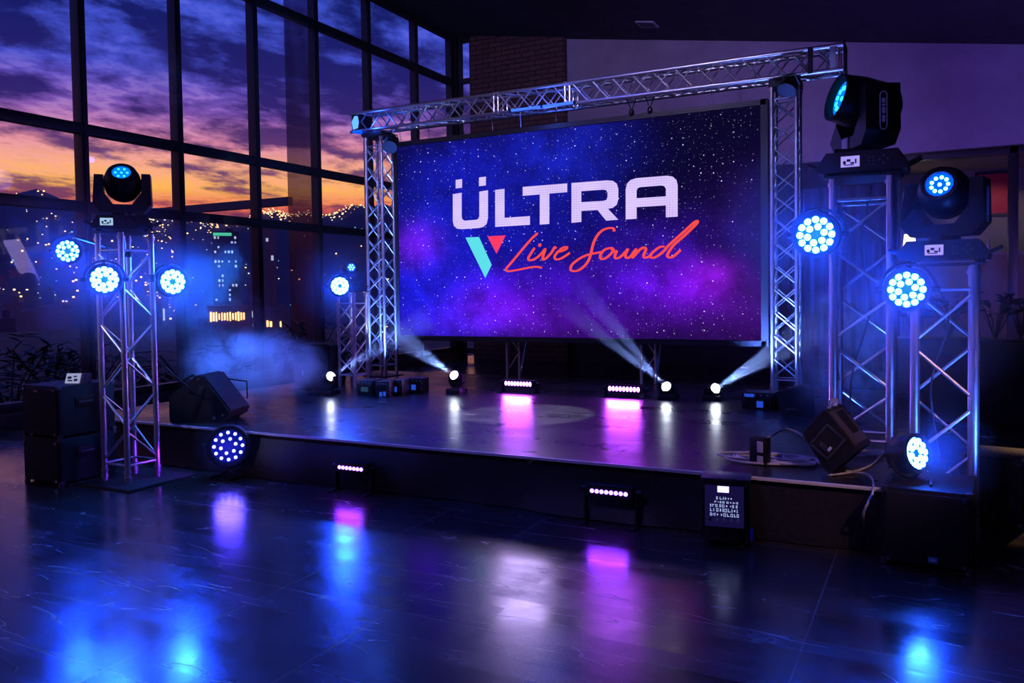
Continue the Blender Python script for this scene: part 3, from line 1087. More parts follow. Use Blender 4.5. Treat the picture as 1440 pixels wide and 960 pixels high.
for s in strokes:
    m = MB()
    pts = catmull([Vector(sxz(700 + a / 4.8, 300 + b / 4.8)) for a, b in s], 5)
    wd = 0.0145
    L_, R_ = [], []
    for i, p in enumerate(pts):
        d = (pts[min(i + 1, len(pts) - 1)] - pts[max(i - 1, 0)])
        d.normalize()
        # the pen is broader on down strokes
        w2 = wd * (0.72 + 0.5 * abs(d.y)) * (0.75 if i in (0, len(pts) - 1) else 1)
        nn = Vector((-d.y, d.x)) * w2
        L_.append(p + nn)
        R_.append(p - nn)
    for i in range(len(pts) - 1):
        m.quad(*[(q.x, 0.0005 * (i % 2), q.y) for q in (L_[i], L_[i + 1], R_[i + 1], R_[i])])
    m.build('script_letter', SCRIPT, scr, smooth=False, loc=(0, -0.005, 0))
dot = sxz(700 + 284 / 4.8, 300 + 214 / 4.8)
MB().cyl((dot[0], 0, dot[1]), (dot[0], 0.003, dot[1]), 0.022, seg=12).build('script_dot', SCRIPT, scr, smooth=False, loc=(0, -0.005, 0))

# legs under and behind the screen
for i, px in enumerate((722, 912)):
    p = at(px, 500, Y=9.45)
    t = thing('screen_leg', ('left' if i == 0 else 'right') + ' ladder leg standing under the lower edge of the screen', 'screen support', (p.x, 9.45, HS), 0, 'ladder legs under the screen')
    for s in (-1, 1):
        MB().cyl((0.09 * s, 0.0, 0), (0.09 * s, 0, 1.9), 0.02, seg=10).build('upright', ALU, t)
    m = MB()
    for j in range(7):
        m.cyl((-0.09 * (-1) ** j, 0, 0.1 + j * 0.25), (0.09 * (-1) ** j, 0, 0.35 + j * 0.25), 0.008, seg=6)
    m.build('bracing', ALU, t)
    MB().cyl((0.09, 0.0, 0.03), (0.09, 0.55, 1.1), 0.015, seg=8).build('strut', ALU, t)


# ================================================================== LIGHT FIXTURES
def ring_positions(r):
    out = [(0.44 * r * math.cos(2 * PI * i / 6 + .26), 0.44 * r * math.sin(2 * PI * i / 6 + .26)) for i in range(6)]
    out += [(0.82 * r * math.cos(2 * PI * i / 12), 0.82 * r * math.sin(2 * PI * i / 12)) for i in range(12)]
    return out


hz, nt, out = new_mat('lit_haze_round_lamp')
k = NT(nt)
ln = k.n('VectorMath', operation='LENGTH')
k.link(k.n('TexCoord').outputs['Object'], ln.inputs[0])
q_ = k.math('POWER', k.maprange(ln.outputs['Value'], 0.0, 1.0, 1.0, 0.0), 1.6)
v = k.n('VolumeScatter')
v.inputs['Color'].default_value = (0.6, 0.7, 1, 1)
k.link(k.math('MULTIPLY', q_, 0.45), v.inputs['Density'])
k.link(v.outputs[0], out.inputs['Volume'])
BLOOM_PUFF = hz


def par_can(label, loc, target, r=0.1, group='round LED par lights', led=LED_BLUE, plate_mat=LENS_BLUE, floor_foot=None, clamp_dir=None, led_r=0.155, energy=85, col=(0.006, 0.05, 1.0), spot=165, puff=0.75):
    M = face_matrix(loc, target)
    t = thing('par_light', label, 'stage light', group=group, matrix=M)
    Rb = r * 1.22
    # housing: a drum that narrows to the finned back
    m = MB()
    m.lathe([(r * 1.04, 0.0), (Rb, 0.0), (Rb * 1.03, -0.012), (Rb * 1.03, -0.05), (Rb, -0.06), (Rb * 0.98, -r * 1.2), (Rb * 0.8, -r * 1.6), (Rb * 0.45, -r * 1.75), (0.01, -r * 1.78)], 32, RX90, cap=False)
    for i in range(8):
        a = 2 * PI * i / 8
        m.box((math.cos(a) * Rb * 0.86, r * 1.35, math.sin(a) * Rb * 0.86), (0.012, r * 0.5, 0.012))
    m.build('housing', BLACK, t)
    m = MB().lathe([(r * 0.99, 0.002), (Rb * 1.02, 0.002), (Rb * 1.02, 0.014), (r * 1.0, 0.012)], 32, RX90, cap=False)
    m.build('front_ring', BLACK, t)
    MB().cyl((0, 0.012, 0), (0, 0.004, 0), r * 1.02, seg=32).build('lens_plate', plate_mat, t)  # plate emits blue itself, painting in the bloom of the LEDs
    first = None
    for (a, b) in ring_positions(r):
        if first is None:
            first = MB().lathe([(r * led_r, 0.0), (r * led_r * 0.95, r * .05), (r * led_r * 0.6, r * .09), (0.0005, r * .105)], 12, RX90, cap=False).build('led', led, t)
            first.matrix_local = Matrix.Translation((a, 0.003, b))
        else:
            share(first, t, Matrix.Translation((a, 0.003, b)))
    # bracket: upright U round the drum
    m = MB()
    Rr = Rb + 0.025
    pts = [(Rr * math.cos(a), r * 0.75, Rr * math.sin(a)) for a in [PI * i / 12 for i in range(13)]]
    if floor_foot is not None:
        pts = [(q[0], q[1], -q[2]) for q in pts]
    for p0, p1 in zip(pts, pts[1:]):
        m.cyl(p0, p1, 0.009, seg=8)
    m.build('bracket', BLACKMET, t)
    for s in (-1, 1):
        MB().cyl((s * Rb * 0.9, r * .75, 0), (s * (Rr + 0.02), r * .75, 0), 0.016, seg=10).build('knob', BLACK, t)
    inv = M.inverted()
    if floor_foot is not None:
        # two feet on the surface below
        bot = inv @ Vector((loc[0], loc[1], floor_foot))
        m = MB()
        base = M @ Vector((0, r * 0.75, -Rr))
        for s in (-1, 1):
            e = inv @ Vector((base.x + 0.10 * s, base.y + 0.02, floor_foot + 0.008))
            m.tube([(0, r * .75, -Rr), e], 0.008, 6)
            e2 = inv @ Vector((base.x + 0.10 * s, base.y - 0.12, floor_foot + 0.008))
            m.tube([e, e2], 0.008, 6)
        m.build('foot', BLACKMET, t)
    if clamp_dir is not None:
        a = (0, r * 0.75, Rr)
        b = inv @ Vector(clamp_dir)
        m = MB().cyl(a, b, 0.014, seg=8)
        m.cyl(b - Vector((0, 0, 0.03)), b + Vector((0, 0, 0.03)), 0.034, seg=12)
        m.build('clamp', BLACK, t)
    if energy:
        f = M @ Vector((0, -0.06, 0))
        lamp('par_beam', 'SPOT', f, energy, col, Vector(f) + (Vector(target) - Vector(loc)), r * 0.8, spot, 0.8)
        if puff:
            g = MB().sphere((0, 0, 0), 1.0, seg=20).build('haze', BLOOM_PUFF)  # haze puff added to imitate the bloom round the lamp
            g.location = M @ Vector((0, -0.05, 0))
            g.scale = (puff, puff, puff)
            tag(g, 'blue haze lit round the ' + label, 'haze', kind='stuff')
    return t


def moving_head(label, loc, rotz, pan, tilt, sc=1.0, led_n=9, leds=LED_BLUE_SOFT, lens=LENS_CYAN, screen=DISPLAY, screen_x=-0.07, mark=True, label_white=False, recess=False):
    t = thing('moving_head_light', label, 'moving head', loc, rotz, 'moving head lights on the truss towers')
    S = sc
    # base: chamfered block
    m = MB()
    m.prism([(-0.235 * S, 0.02 * S), (0.235 * S, 0.02 * S), (0.245 * S, 0.05 * S), (0.19 * S, 0.135 * S), (-0.19 * S, 0.135 * S), (-0.245 * S, 0.05 * S)], 0.34 * S, Matrix.Translation((0, -0.17 * S, 0)))
    m.build('base', BLACK, t, smooth=False)
    for sx in (-1, 1):
        for sy in (-1, 1):
            MB().cyl((0.19 * S * sx, 0.12 * S * sy, 0), (0.19 * S * sx, 0.12 * S * sy, 0.022 * S), 0.022 * S, seg=10).build('foot', BLACK, t)
    # display
    yf = -0.171 * S
    d = MB().box((screen_x * S, yf, 0.078 * S), (0.10 * S, 0.006, 0.062 * S), 0.002).build('display', screen, t)
    m = MB()
    for gx, gz, gw, gh in ((-0.03, -0.006, .014, .02), (-0.008, 0.006, .02, .014), (0.012, -.01, .02, .01), (0.03, 0.0, .008, .026), (-0.005, -.02, .05, .005)):
        m.box(((screen_x + gx) * S, yf - 0.004, (0.078 + gz) * S), (gw * S, 0.003, gh * S))
    m.build('readout', GLYPH, d)
    m = MB()
    for i in range(2):
        for j in range(3):
            m.box(((screen_x + 0.10 + 0.022 * i) * S, yf, (0.055 + 0.02 * j) * S), (0.010 * S, 0.006, 0.009 * S))
    for i in range(4):
        a = PI / 2 * i
        m.cyl(((screen_x + 0.175 + 0.02 * math.cos(a)) * S, yf + .003, (0.078 + 0.02 * math.sin(a)) * S), ((screen_x + 0.175 + 0.02 * math.cos(a)) * S, yf - 0.004, (0.078 + 0.02 * math.sin(a)) * S), 0.007 * S, seg=8)
    m.build('buttons', EDGE, t)
    for sx in (-1, 1):
        m = MB()
        m.tube([(sx * 0.235 * S, -0.05 * S, 0.06 * S), (sx * 0.30 * S, -0.05 * S, 0.09 * S), (sx * 0.30 * S, 0.05 * S, 0.09 * S), (sx * 0.235 * S, 0.05 * S, 0.06 * S)], 0.010 * S, 8)
        m.build('handle', BLACK, t)
    # yoke
    Y = Matrix.Rotation(pan, 4, 'Z')
    m = MB()
    m.cyl((0, 0, 0.135 * S), (0, 0, 0.165 * S), 0.09 * S, seg=24)
    prof = [(-0.225, 0.50), (-0.155, 0.50), (-0.15, 0.34), (-0.075, 0.235), (0.075, 0.235), (0.15, 0.34), (0.155, 0.50), (0.225, 0.50), (0.232, 0.24), (0.17, 0.165), (-0.17, 0.165), (-0.232, 0.24)]
    m.prism([(a * S, b * S) for a, b in prof], 0.20 * S, Matrix.Translation((0, -0.10 * S, 0)))
    yk = m.build('yoke', BLACK, t, smooth=False, matrix=Y)
    if mark:
        for sx in (1, -1):
            m = MB()
            pts = []
            for i in range(24):
                a = 2 * PI * i / 24
                zz = 0.345 + 0.02 * math.sin(a) + (0.085 if math.sin(a) > 0 else -0.085)
                pts.append((0.2315 * S * sx, 0.02 * S * math.cos(a), zz * S))
            m.tube(pts, 0.003 * S, 5, closed=True)
            for zz, hh in ((0.40, 0.025), (0.375, 0.012), (0.345, 0.035), (0.31, 0.014), (0.29, 0.02)):
                m.box((0.232 * S * sx, 0.0, zz * S), (0.004 * S, 0.018 * S, hh * S))
            m.build('side_marking', WHITEPAINT, yk)
    if label_white:
        MB().box((-0.02 * S, -0.104 * S, 0.20 * S), (0.07 * S, 0.006, 0.07 * S), 0.001).build('white_label', GREYPLATE, yk)
    # head
    Hm = Matrix.Translation((0, 0, 0.43 * S)) @ Y @ Matrix.Rotation(tilt, 4, 'X')
    m = MB()
    if recess:
        m.lathe([(0.005, -0.2), (0.08, -0.195), (0.125, -0.16), (0.148, -0.09), (0.15, 0.05), (0.138, 0.15), (0.138, 0.175), (0.124, 0.175), (0.115, 0.13)], 32, RX90 @ Matrix.Scale(S, 4), cap=False)
        fz = 0.135
    else:
        m.lathe([(0.005, -0.165), (0.07, -0.155), (0.115, -0.125), (0.145, -0.07), (0.150, 0.0), (0.143, 0.06), (0.122, 0.115), (0.100, 0.138), (0.078, 0.140), (0.074, 0.125)], 32, RX90 @ Matrix.Scale(S, 4), cap=False)
        fz = 0.126
    m.cyl((-0.155 * S, 0, 0), (0.155 * S, 0, 0), 0.035 * S, seg=14)
    hd = m.build('head', BLACK, t, matrix=Hm)
    lr = 0.074 if not recess else 0.105
    MB().cyl((0, -(fz - 0.004) * S, 0), (0, -fz * S, 0), lr * S, seg=32).build('lens', lens, hd)
    first = None
    spots = [(0, 0)] + [(0.62 * lr * S * math.cos(2 * PI * i / (led_n - 1)), 0.62 * lr * S * math.sin(2 * PI * i / (led_n - 1))) for i in range(led_n - 1)]
    for a, b in spots:
        Mq = Matrix.Translation((a, -fz * S, b))
        if first is None:
            first = MB().lathe([(0.15 * lr * S, 0), (0.13 * lr * S, 0.006 * S), (0.0005, 0.009 * S)], 12, RX90, cap=False).build('led', leds, hd)
            first.matrix_local = Mq
        else:
            share(first, hd, Mq)
    return t


BLUE = (0.02, 0.10, 1.0)
CAMP = Vector((0, 0, 1.5))

# moving heads on the towers
moving_head('black moving head with small blue lens on top of the left truss tower', (LT[0], LT[1], 2.028), math.radians(48), math.radians(0), math.radians(-36), 0.93, 7, LED_BLUE_SOFT, LENS_CYAN, DISPLAY_PALE, -0.12, False)
moving_head('largest black moving head aimed left, on the tallest right tower', (R1[0], R1[1], HS + 1.855), 0, math.radians(-60), math.radians(-14), 1.12, 12, LED_BLUE_SOFT, LENS_CYAN, DISPLAY, -0.06, True, True, True)
moving_head('black moving head facing forward on the rightmost truss tower', (R2[0], R2[1], 1.634), math.radians(-6), math.radians(-8), math.radians(-18), 0.98, 10, LED_BLUE, LENS_BLUE, DISPLAY, -0.04, True)
moving_head('tiny distant moving head with cluster of blue dots above the short tower', (ST[0], ST[1], HS + 1.172), math.radians(38), 0, math.radians(-5), 0.66, 7, LED_BLUE, LENS_BLUE, DISPLAY_DIM, -0.06, False)

# par lights on the towers
def toward(p, bias=(0, 0, 0)):
    return CAMP + Vector(bias)


p = at(95, 353, Y=4.62)
par_can('leftmost blue par light, hung out left of the truss tower', p, toward(p, (-2.2, 0, -.2)), 0.095, clamp_dir=(LT[0] - 0.14, LT[1] + .14, p.z - 0.05), led_r=.165)
p = at(147, 393, Y=4.12)
par_can('bright blue par light on the front of the left truss tower', p, toward(p, (-.4, 0, 0)), 0.10, clamp_dir=(LT[0] - 0.14, LT[1] - .14, p.z + 0.02), led_r=.2)
p = at(243, 396, Y=4.72)
par_can('blue par light on the right side of the left truss tower', p, toward(p, (2.6, 1.2, 0.2)), 0.10, clamp_dir=(LT[0] + 0.14, LT[1] + .14, p.z + 0.03), led_r=.2)
p = at(478, 402, Y=7.8)
par_can('small round blue par light on top of the short tower', p, toward(p), 0.105, clamp_dir=(ST[0] - .12, ST[1] - .12, p.z - .04), led_r=.22)
p = at(1147, 330, Y=5.5)
par_can('big blue par light on the left leg of the tallest right tower', p, toward(p, (-.9, 0, 0.1)), 0.118, clamp_dir=(R1[0] - 0.17, R1[1] - .17, p.z + 0.03), led_r=.18)
p = at(1275, 407, Y=5.08)
par_can('blue par light between the two right towers, below the lower moving head', p, toward(p, (-.25, 0, 0)), 0.10, clamp_dir=(R2[0] - 0.155, R2[1] - .155, p.z + 0.03), led_r=.18)
SUBZ = 0.42
p = at(1289, 637, Y=4.98)
par_can('blue par light standing on the front right subwoofer', p, p + Vector((1.0, -0.75, 0.28)), 0.088, floor_foot=SUBZ, led_r=.2, energy=35, puff=0.4)
p = at(321, 627, Y=4.80)
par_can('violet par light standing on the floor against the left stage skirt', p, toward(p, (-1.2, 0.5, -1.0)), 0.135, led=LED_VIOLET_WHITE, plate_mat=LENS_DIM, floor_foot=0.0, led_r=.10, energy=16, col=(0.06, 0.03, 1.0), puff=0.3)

# fixtures tucked under the ends of the top truss and the end lens
for lb, px, py, tgt in (('black par light hanging inside the head of the left post', 548, 207, (-5.5, 6.5, 1.0)), ('black par light hanging inside the head of the right post', 1106, 128, (-2.2, 6.5, 0.6))):
    p = at(px, py, Y=8.95)
    M = face_matrix(p, tgt)
    t = thing('par_light', lb, 'stage light', group='unlit fixtures in the post heads', matrix=M)
    MB().lathe([(0.085, 0.0), (0.10, 0.0), (0.10, -0.06), (0.09, -0.17), (0.05, -0.2), (0.005, -0.205)], 24, RX90, cap=False).build('housing', BLACK, t)
    MB().cyl((0, 0.012, 0), (0, 0.006, 0), 0.088, seg=24).build('lens', GLYPH, t)
    MB().tube([(-0.115, .08, 0), (-0.115, .08, 0.13), (0.115, .08, 0.13), (0.115, .08, 0)], 0.010, 8).build('bracket', BLACKMET, t)
p = at(505, 173, Y=9.05)
t = thing('end_light', 'square blue glowing light at the left end of the top truss', 'stage light', (p.x - 0.02, 9.05, p.z))
MB().box((0.0, 0.08, 0), (0.16, 0.24, 0.22), 0.012).build('housing', BLACK, t)
MB().prism([(-0.05, -0.09), (0.03, -0.075), (0.045, 0.0), (0.03, 0.085), (-0.02, 0.09), (-0.065, 0.02)], 0.01, Matrix.Translation((0, -0.05, 0))).build('lens', glow('pale_blue_lens', (0.06, 0.22, 1.0), 2.6), t, smooth=False)
MB().box((0.02, 0.0, -0.125), (0.16, 0.12, 0.02), 0.004).build('bracket', LENS_BLUE, t)  # bracket emits blue itself, glow painted onto the part
lamp('end_glow', 'POINT', (p.x + 0.25, 8.9, p.z - 0.05), 5, BLUE, size=0.05)


# LED bars
def led_bar(label, px, py, Y, zb, mat, n, length, group, energy, aim):
    p = at(px, py, Y=Y)
    t = thing('led_bar', label, 'LED bar', (p.x, Y, zb), 0, group)
    h = p.z - zb
    MB().box((0, 0.05, h), (length + 0.06, 0.09, 0.085), 0.01).build('housing', BLACK, t)
    for s in (-1, 1):
        m = MB().box((s * (length / 2 + 0.045), 0.05, h / 2 + 0.01), (0.014, 0.05, h), 0.002).box((s * (length / 2 + 0.045), 0.02, 0.006), (0.03, 0.16, 0.012), 0.002)
        m.build('bracket', BLACKMET, t)
        MB().cyl((s * (length / 2 + 0.02), 0.05, h), (s * (length / 2 + 0.075), 0.05, h), 0.018, seg=10).build('knob', BLACK, t)
    r = length / n * 0.43
    first = None
    for i in range(n):
        Mq = Matrix.Translation((-length / 2 + (i + .5) * length / n, 0.006, h))
        if first is None:
            first = MB().lathe([(r, 0), (r * .9, 0.006), (r * .5, 0.011), (0.0005, 0.012)], 14, RX90 @ Matrix.Diagonal((1, 1.6 if zb > 0 else 1.0, 1, 1)), cap=False).build('led', mat, t)
            first.matrix_local = Mq
        else:
            share(first, t, Mq)
    d = lamp('bar_glow', 'AREA', (p.x, Y - 0.03, p.z), energy, ((0.45, 0.05, 1.0) if zb > 0 else (0.2, 0.015, 1.0)), (p.x + aim[0], Y - 1, p.z + aim[1]), length)
    d.data.shape = 'RECTANGLE'
    d.data.size = length
    d.data.size_y = 0.04
    return t


G1 = 'purple LED bars on the stage'
led_bar('left purple LED bar on the stage under the screen', 728, 539.5, 8.1, HS, LED_PURPLE, 9, 0.34, G1, 16, (0, 0.2))
led_bar('right purple LED bar on the stage under the screen', 877, 547, 8.15, HS, LED_PURPLE, 9, 0.355, G1, 16, (0, 0.2))
G2 = 'violet LED bars on the floor before the stage'
led_bar('left violet LED bar on the floor before the stage skirt', 492, 658.5, 4.84, 0, LED_PURPLE_DIM, 7, 0.24, G2, 1.2, (0, -.1))
led_bar('right violet LED bar on the floor before the stage skirt', 855.5, 692.5, 4.84, 0, LED_PURPLE_DIM, 8, 0.26, G2, 1.2, (0, -.1))

# small white beam lights on the stage
bm2, nt, out = new_mat('lit_haze')
k = NT(nt)
vs = k.n('VolumeScatter')
vs.inputs['Color'].default_value = (0.65, 0.78, 1, 1)
vs.inputs['Anisotropy'].default_value = 0.2
oz = k.xyz(k.n('TexCoord').outputs['Object'])[2]
k.link(k.math('MULTIPLY', k.math('POWER', k.maprange(oz, 0.0, 1.75, 1.0, 0.0), 1.2), 0.75), vs.inputs['Density'])
k.link(vs.outputs[0], out.inputs['Volume'])
HAZE = bm2


def spot_light(label, px, py, Y, dirpx, dirpy, dy, energy, length, haze_label, col=(0.30, 0.42, 1.0), ang=11, twin=0.0):
    p = at(px, py, Y=Y)
    q = at(px + dirpx, py + dirpy, Y=Y + dy)
    d = (q - p).normalized()
    # the lens looks partly at the room, the beam leaves along d
    t = thing('spot_light', label, 'stage light', (p.x, Y, HS), 0, 'small white beam lights on the stage')
    h = p.z - HS
    m = MB().box((0, 0.03, 0.025), (0.19, 0.17, 0.05), 0.008)
    m.build('base', BLACK, t)
    rotz = math.atan2(d.x, -d.y)
    m = MB().cyl((0, 0.03, 0.05), (0, 0.03, 0.065), 0.05, seg=16)
    m.prism([(-0.09, h + 0.02), (-0.068, h + 0.02), (-0.065, h - 0.05), (0.065, h - 0.05), (0.068, h + 0.02), (0.09, h + 0.02), (0.09, h - 0.06), (0.05, 0.06), (-0.05, 0.06), (-0.09, h - 0.06)], 0.06, Matrix.Translation((0, 0.0, 0)))
    m.build('yoke', BLACK, t, smooth=False)
    look = (d * 0.55 + (CAMP - p).normalized()).normalized()
    Hm = face_matrix((0, 0.03, h), Vector((0, 0.03, h)) + look)
    m = MB().lathe([(0.005, -0.10), (0.045, -0.09), (0.062, -0.04), (0.066, 0.03), (0.055, 0.065), (0.05, 0.065)], 24, RX90, cap=False)
    hd = m.build('head', BLACK, t, matrix=Hm)
    MB().lathe([(0.05, 0.058), (0.035, 0.068), (0.0005, 0.073)], 20, RX90, cap=False).build('lens', LED_WHITE, hd)
    f = p + Vector((0, 0.03, 0)) + look * 0.085
    for j, tw in enumerate((-twin, twin) if twin else (0,)):
        dd = d.copy()
        dd.rotate(Matrix.Rotation(tw, 3, Vector((0, 1, 0))))
        lamp('spot_beam', 'SPOT', f, energy, col, f + dd, 0.012, ang, 0.5)
        m = MB()
        rb = math.tan(math.radians(ang / 2)) * length
        m.cyl((0, 0, 0.02), (0, 0, length), 0.02, rb + 0.012, seg=24)
        b = m.build('haze', HAZE)
        b.matrix_world = Matrix.Translation(f) @ dd.to_track_quat('Z', 'Y').to_matrix().to_4x4()
        tag(b, haze_label if not twin else ('lower' if j == (0 if d.x < 0 else 1) else 'upper') + ' ' + haze_label, 'haze', kind='stuff')
    return t


spot_light('beam light nearest the lone black loudspeaker, aimed right', 460, 531, 7.2, 80, -48, 0.25, 420, 1.3, 'faint beam of haze rising right from the light by the loudspeaker', ang=14)
spot_light('beam light left of the purple bars, aimed up left', 640, 530, 7.85, -80, -56, 0.2, 900, 1.75, 'haze beam fanning up left toward the left post', ang=10, twin=0.07)
spot_light('beam light just right of the purple bars, aimed up left', 939, 547, 8.2, -62, -60, 0.15, 900, 1.75, 'haze beam rising left below the screen centre', ang=9, twin=0.10)
spot_light('rightmost beam light, aimed up right at the right post', 1002, 548.5, 8.3, 85, -52, 0.2, 900, 1.75, 'haze beam fanning right toward the right post', ang=10, twin=0.085)

# ================================================================== SMOKE
def smoke(label, c, s, dens, scale, seed, col=(0.75, 0.85, 1.0), thr=(0.42, 0.72)):
    sm_, nt, out = new_mat('smoke_%d' % seed)
    k = NT(nt)
    tco = k.n('TexCoord').outputs['Object']
    ln = k.n('VectorMath', operation='LENGTH')
    k.link(tco, ln.inputs[0])
    fall = k.maprange(ln.outputs['Value'], 0.35, 1.0, 1.0, 0.0, True)
    mp = k.n('Mapping')
    mp.inputs['Location'].default_value = (seed * 1.7, seed * 0.9, 0)
    mp.inputs['Scale'].default_value = s
    k.link(tco, mp.inputs[0])
    n1 = k.noise(mp.outputs[0], scale, 5, 0.62, 1.1)
    d = k.math('MULTIPLY', k.maprange(n1, thr[0], thr[1], 0.0, 1.0), fall)
    d = k.math('MULTIPLY', d, dens)
    v = k.n('VolumeScatter')
    v.inputs['Color'].default_value = tuple(col) + (1,)
    k.link(d, v.inputs['Density'])
    k.link(v.outputs[0], out.inputs['Volume'])
    m = MB().sphere((0, 0, 0), 1.0, seg=24)
    o = m.build('smoke', sm_)
    o.location = c
    o.scale = s
    return tag(o, label, 'smoke', kind='stuff')


pA = at(355, 535, Y=6.3)
smoke('blue lit smoke drifting over the stage behind the left floor monitor', (pA.x, 6.3, 0.76), (1.0, 0.75, 0.44), 4.5, 2.3, 3)
pA2 = at(325, 490, Y=6.9)
smoke('thin wisp of blue smoke rising above the left stage corner', (pA2.x, 6.9, 1.15), (0.75, 0.5, 0.5), 1.6, 2.6, 5)
lamp('smoke_light', 'SPOT', (-6.9, 5.6, 1.9), 420, (0.04, 0.16, 1.0), (pA.x, 6.4, 0.6), 0.1, 60, 0.7)  # unseen blue spot added to brighten the smoke
pB = at(1190, 490, Y=7.2)
smoke('blue smoke behind the tallest right tower', (pB.x, 7.2, 0.98), (0.62, 0.45, 0.72), 2.6, 2.6, 9)
lamp('smoke_light', 'SPOT', (0.5, 6.3, 1.9), 420, (0.02, 0.12, 1.0), (pB.x, 7.3, 0.8), 0.1, 50, 0.7)

pC = at(218, 118, Y=6.4)
smoke('faint blue wisp of smoke high before the second and third window bays', (pC.x, 6.4, pC.z), (0.42, 0.42, 0.75), 0.9, 2.4, 13)
lamp('smoke_light', 'SPOT', (-6.3, 5.0, 2.9), 60, (0.03, 0.22, 1.0), (pC.x, 6.4, pC.z), 0.06, 50, 0.7)  # another unseen spot added, this one for the high wisp

# ================================================================== SPEAKERS AND BOXES
def corner_bolts(m, w_, h_, y, r=0.012, inset=0.035):
    for sx in (-1, 1):
        for z_ in (inset, h_ - inset):
            MB().cyl((sx * (w_ / 2 - inset), y + 0.004, z_), (sx * (w_ / 2 - inset), y - 0.006, z_), r, seg=10).build('bolt', CHROME, m)


def subwoofer(label, loc, rotz, w_, d_, h_, badge=None, group=None, side_handle=1):
    t = thing('subwoofer', label, 'subwoofer', loc, rotz, group)
    MB().box((0, d_ / 2, h_ / 2 + 0.008), (w_, d_, h_ - 0.016), 0.012).build('cabinet', CAB, t)
    MB().box((0, -0.006, h_ / 2), (w_ - 0.035, 0.014, h_ - 0.045), 0.004).build('grille', GRILLE, t)
    corner_bolts(t, w_, h_, -0.014)
    for sx in (-1, 1):
        for yy in (0.012, d_ - 0.012):
            for zz in (0.014, h_ - 0.014):
                MB().box((sx * (w_ / 2 - 0.012), yy, zz), (0.034, 0.034, 0.034), 0.006).build('corner_guard', EDGE, t)
    for sx in (-1, 1):
        hh = MB()
        hh.box((sx * (w_ / 2 + 0.001), d_ * 0.45, h_ * 0.66), (0.012, 0.17, 0.09), 0.004)
        ho = hh.build('handle', BLACK, t)
        MB().tube([(sx * (w_ / 2 + 0.012), d_ * 0.45 - 0.06, h_ * 0.66), (sx * (w_ / 2 + 0.02), d_ * 0.45, h_ * 0.66), (sx * (w_ / 2 + 0.012), d_ * 0.45 + 0.06, h_ * 0.66)], 0.010, 8).build('grip', EDGE, ho)
    for sx in (-1, 1):
        for yy in (0.06, d_ - 0.06):
            MB().cyl((sx * (w_ / 2 - 0.06), yy, 0), (sx * (w_ / 2 - 0.06), yy, 0.02), 0.02, seg=10).build('foot', RUBBER, t)
    if badge:
        bx, bz, bw, bh, bm_ = badge
        b = MB().box((bx, -0.016, bz), (bw, 0.006, bh), 0.001).build('badge', bm_, t)
        m = MB()
        for gx, gw, gh in ((-0.22, .12, .3), (-0.02, .12, .45), (0.2, .14, .3)):
            m.box((bx + gx * bw, -0.0195, bz), (gw * bw, 0.002, gh * bh))
        m.build('badge_print', WHITEPAINT, b)
    return t


# left stack
sxl = -6.655 + 0.235
subwoofer('black subwoofer on the floor, lower one of the left stack', (sxl, 4.06, 0), 0, 0.47, 0.5, 0.375, None, 'stacked subwoofers at the left')
s2 = subwoofer('black subwoofer with small red badge, upper one of the left stack', (sxl, 4.06, 0.377), 0, 0.47, 0.5, 0.42, (-0.03, 0.375, 0.045, 0.014, AMBERPLATE), 'stacked subwoofers at the left')
# light control box on top of the stack
p = at(98, 533, Y=4.22)
t = thing('control_box', 'small white faced control box on top of the left subwoofer stack', 'control box', (p.x, 4.24, 0.798), math.radians(18))
M1 = Matrix.Rotation(math.radians(-20), 4, 'X')
MB().prism([(-0.0, 0.0), (0.14, 0.0), (0.14, 0.075), (0.035, 0.085)], 0.15, Matrix.Rotation(PI / 2, 4, 'Z') @ Matrix.Translation((0, -0.075, 0))).build('body', BLACK, t)
fc = MB().box((0, -0.004, 0.045), (0.13, 0.006, 0.085), 0.002, M=Matrix.Rotation(math.radians(-22), 4, 'X')).build('face_plate', glow('pale_face', (0.55, 0.6, 1.0), 0.55), t)
m = MB()
for gx, gz, gw, gh in ((-0.03, 0.05, .035, .02), (0.02, 0.06, .03, .012), (0.03, 0.03, .03, .02), (-0.02, 0.025, .04, .012)):
    m.box((gx, -0.008, gz), (gw, 0.004, gh), M=Matrix.Rotation(math.radians(-22), 4, 'X'))
m.build('controls', GLYPH, fc)

# front right subwoofer + box behind
subwoofer('black subwoofer with small blue badge, nearest the camera at right', (-0.03, 4.80, 0), math.radians(-4), 0.43, 0.5, 0.42, (0.035, 0.055, 0.045, 0.028, pbr('blue_badge', (0.04, 0.25, 0.6), 0.4)))
p = at(1400, 740, Z=0)
subwoofer('dark subwoofer standing behind the rightmost truss tower', (0.33, 5.80, 0), math.radians(-8), 0.36, 0.4, 0.44, None)

# lone speaker at the back left
p = at(438, 484, Y=7.75)
t = thing('loudspeaker', 'lone black loudspeaker standing behind the smoke left of the short tower', 'loudspeaker', (p.x, 7.75, HS), math.radians(12))
hh = p.z - HS
MB().prism([(-0.23, 0), (0.23, 0), (0.25, hh * .2), (0.25, hh * .96), (0.21, hh), (-0.21, hh), (-0.25, hh * .96), (-0.25, hh * .2)], 0.42).build('cabinet', CAB, t)
MB().box((0, -0.008, hh * .5), (0.42, 0.018, hh * .88), 0.01).build('grille', GRILLE, t)
MB().tube([(-0.06, 0.2, hh - 0.005), (-0.06, 0.2, hh + 0.025), (0.06, 0.2, hh + 0.025), (0.06, 0.2, hh - 0.005)], 0.01, 8).build('handle', EDGE, t)
MB().box((-0.12, -0.02, hh * .32), (0.02, 0.006, 0.06), 0.002).build('badge', WHITEPAINT, t)

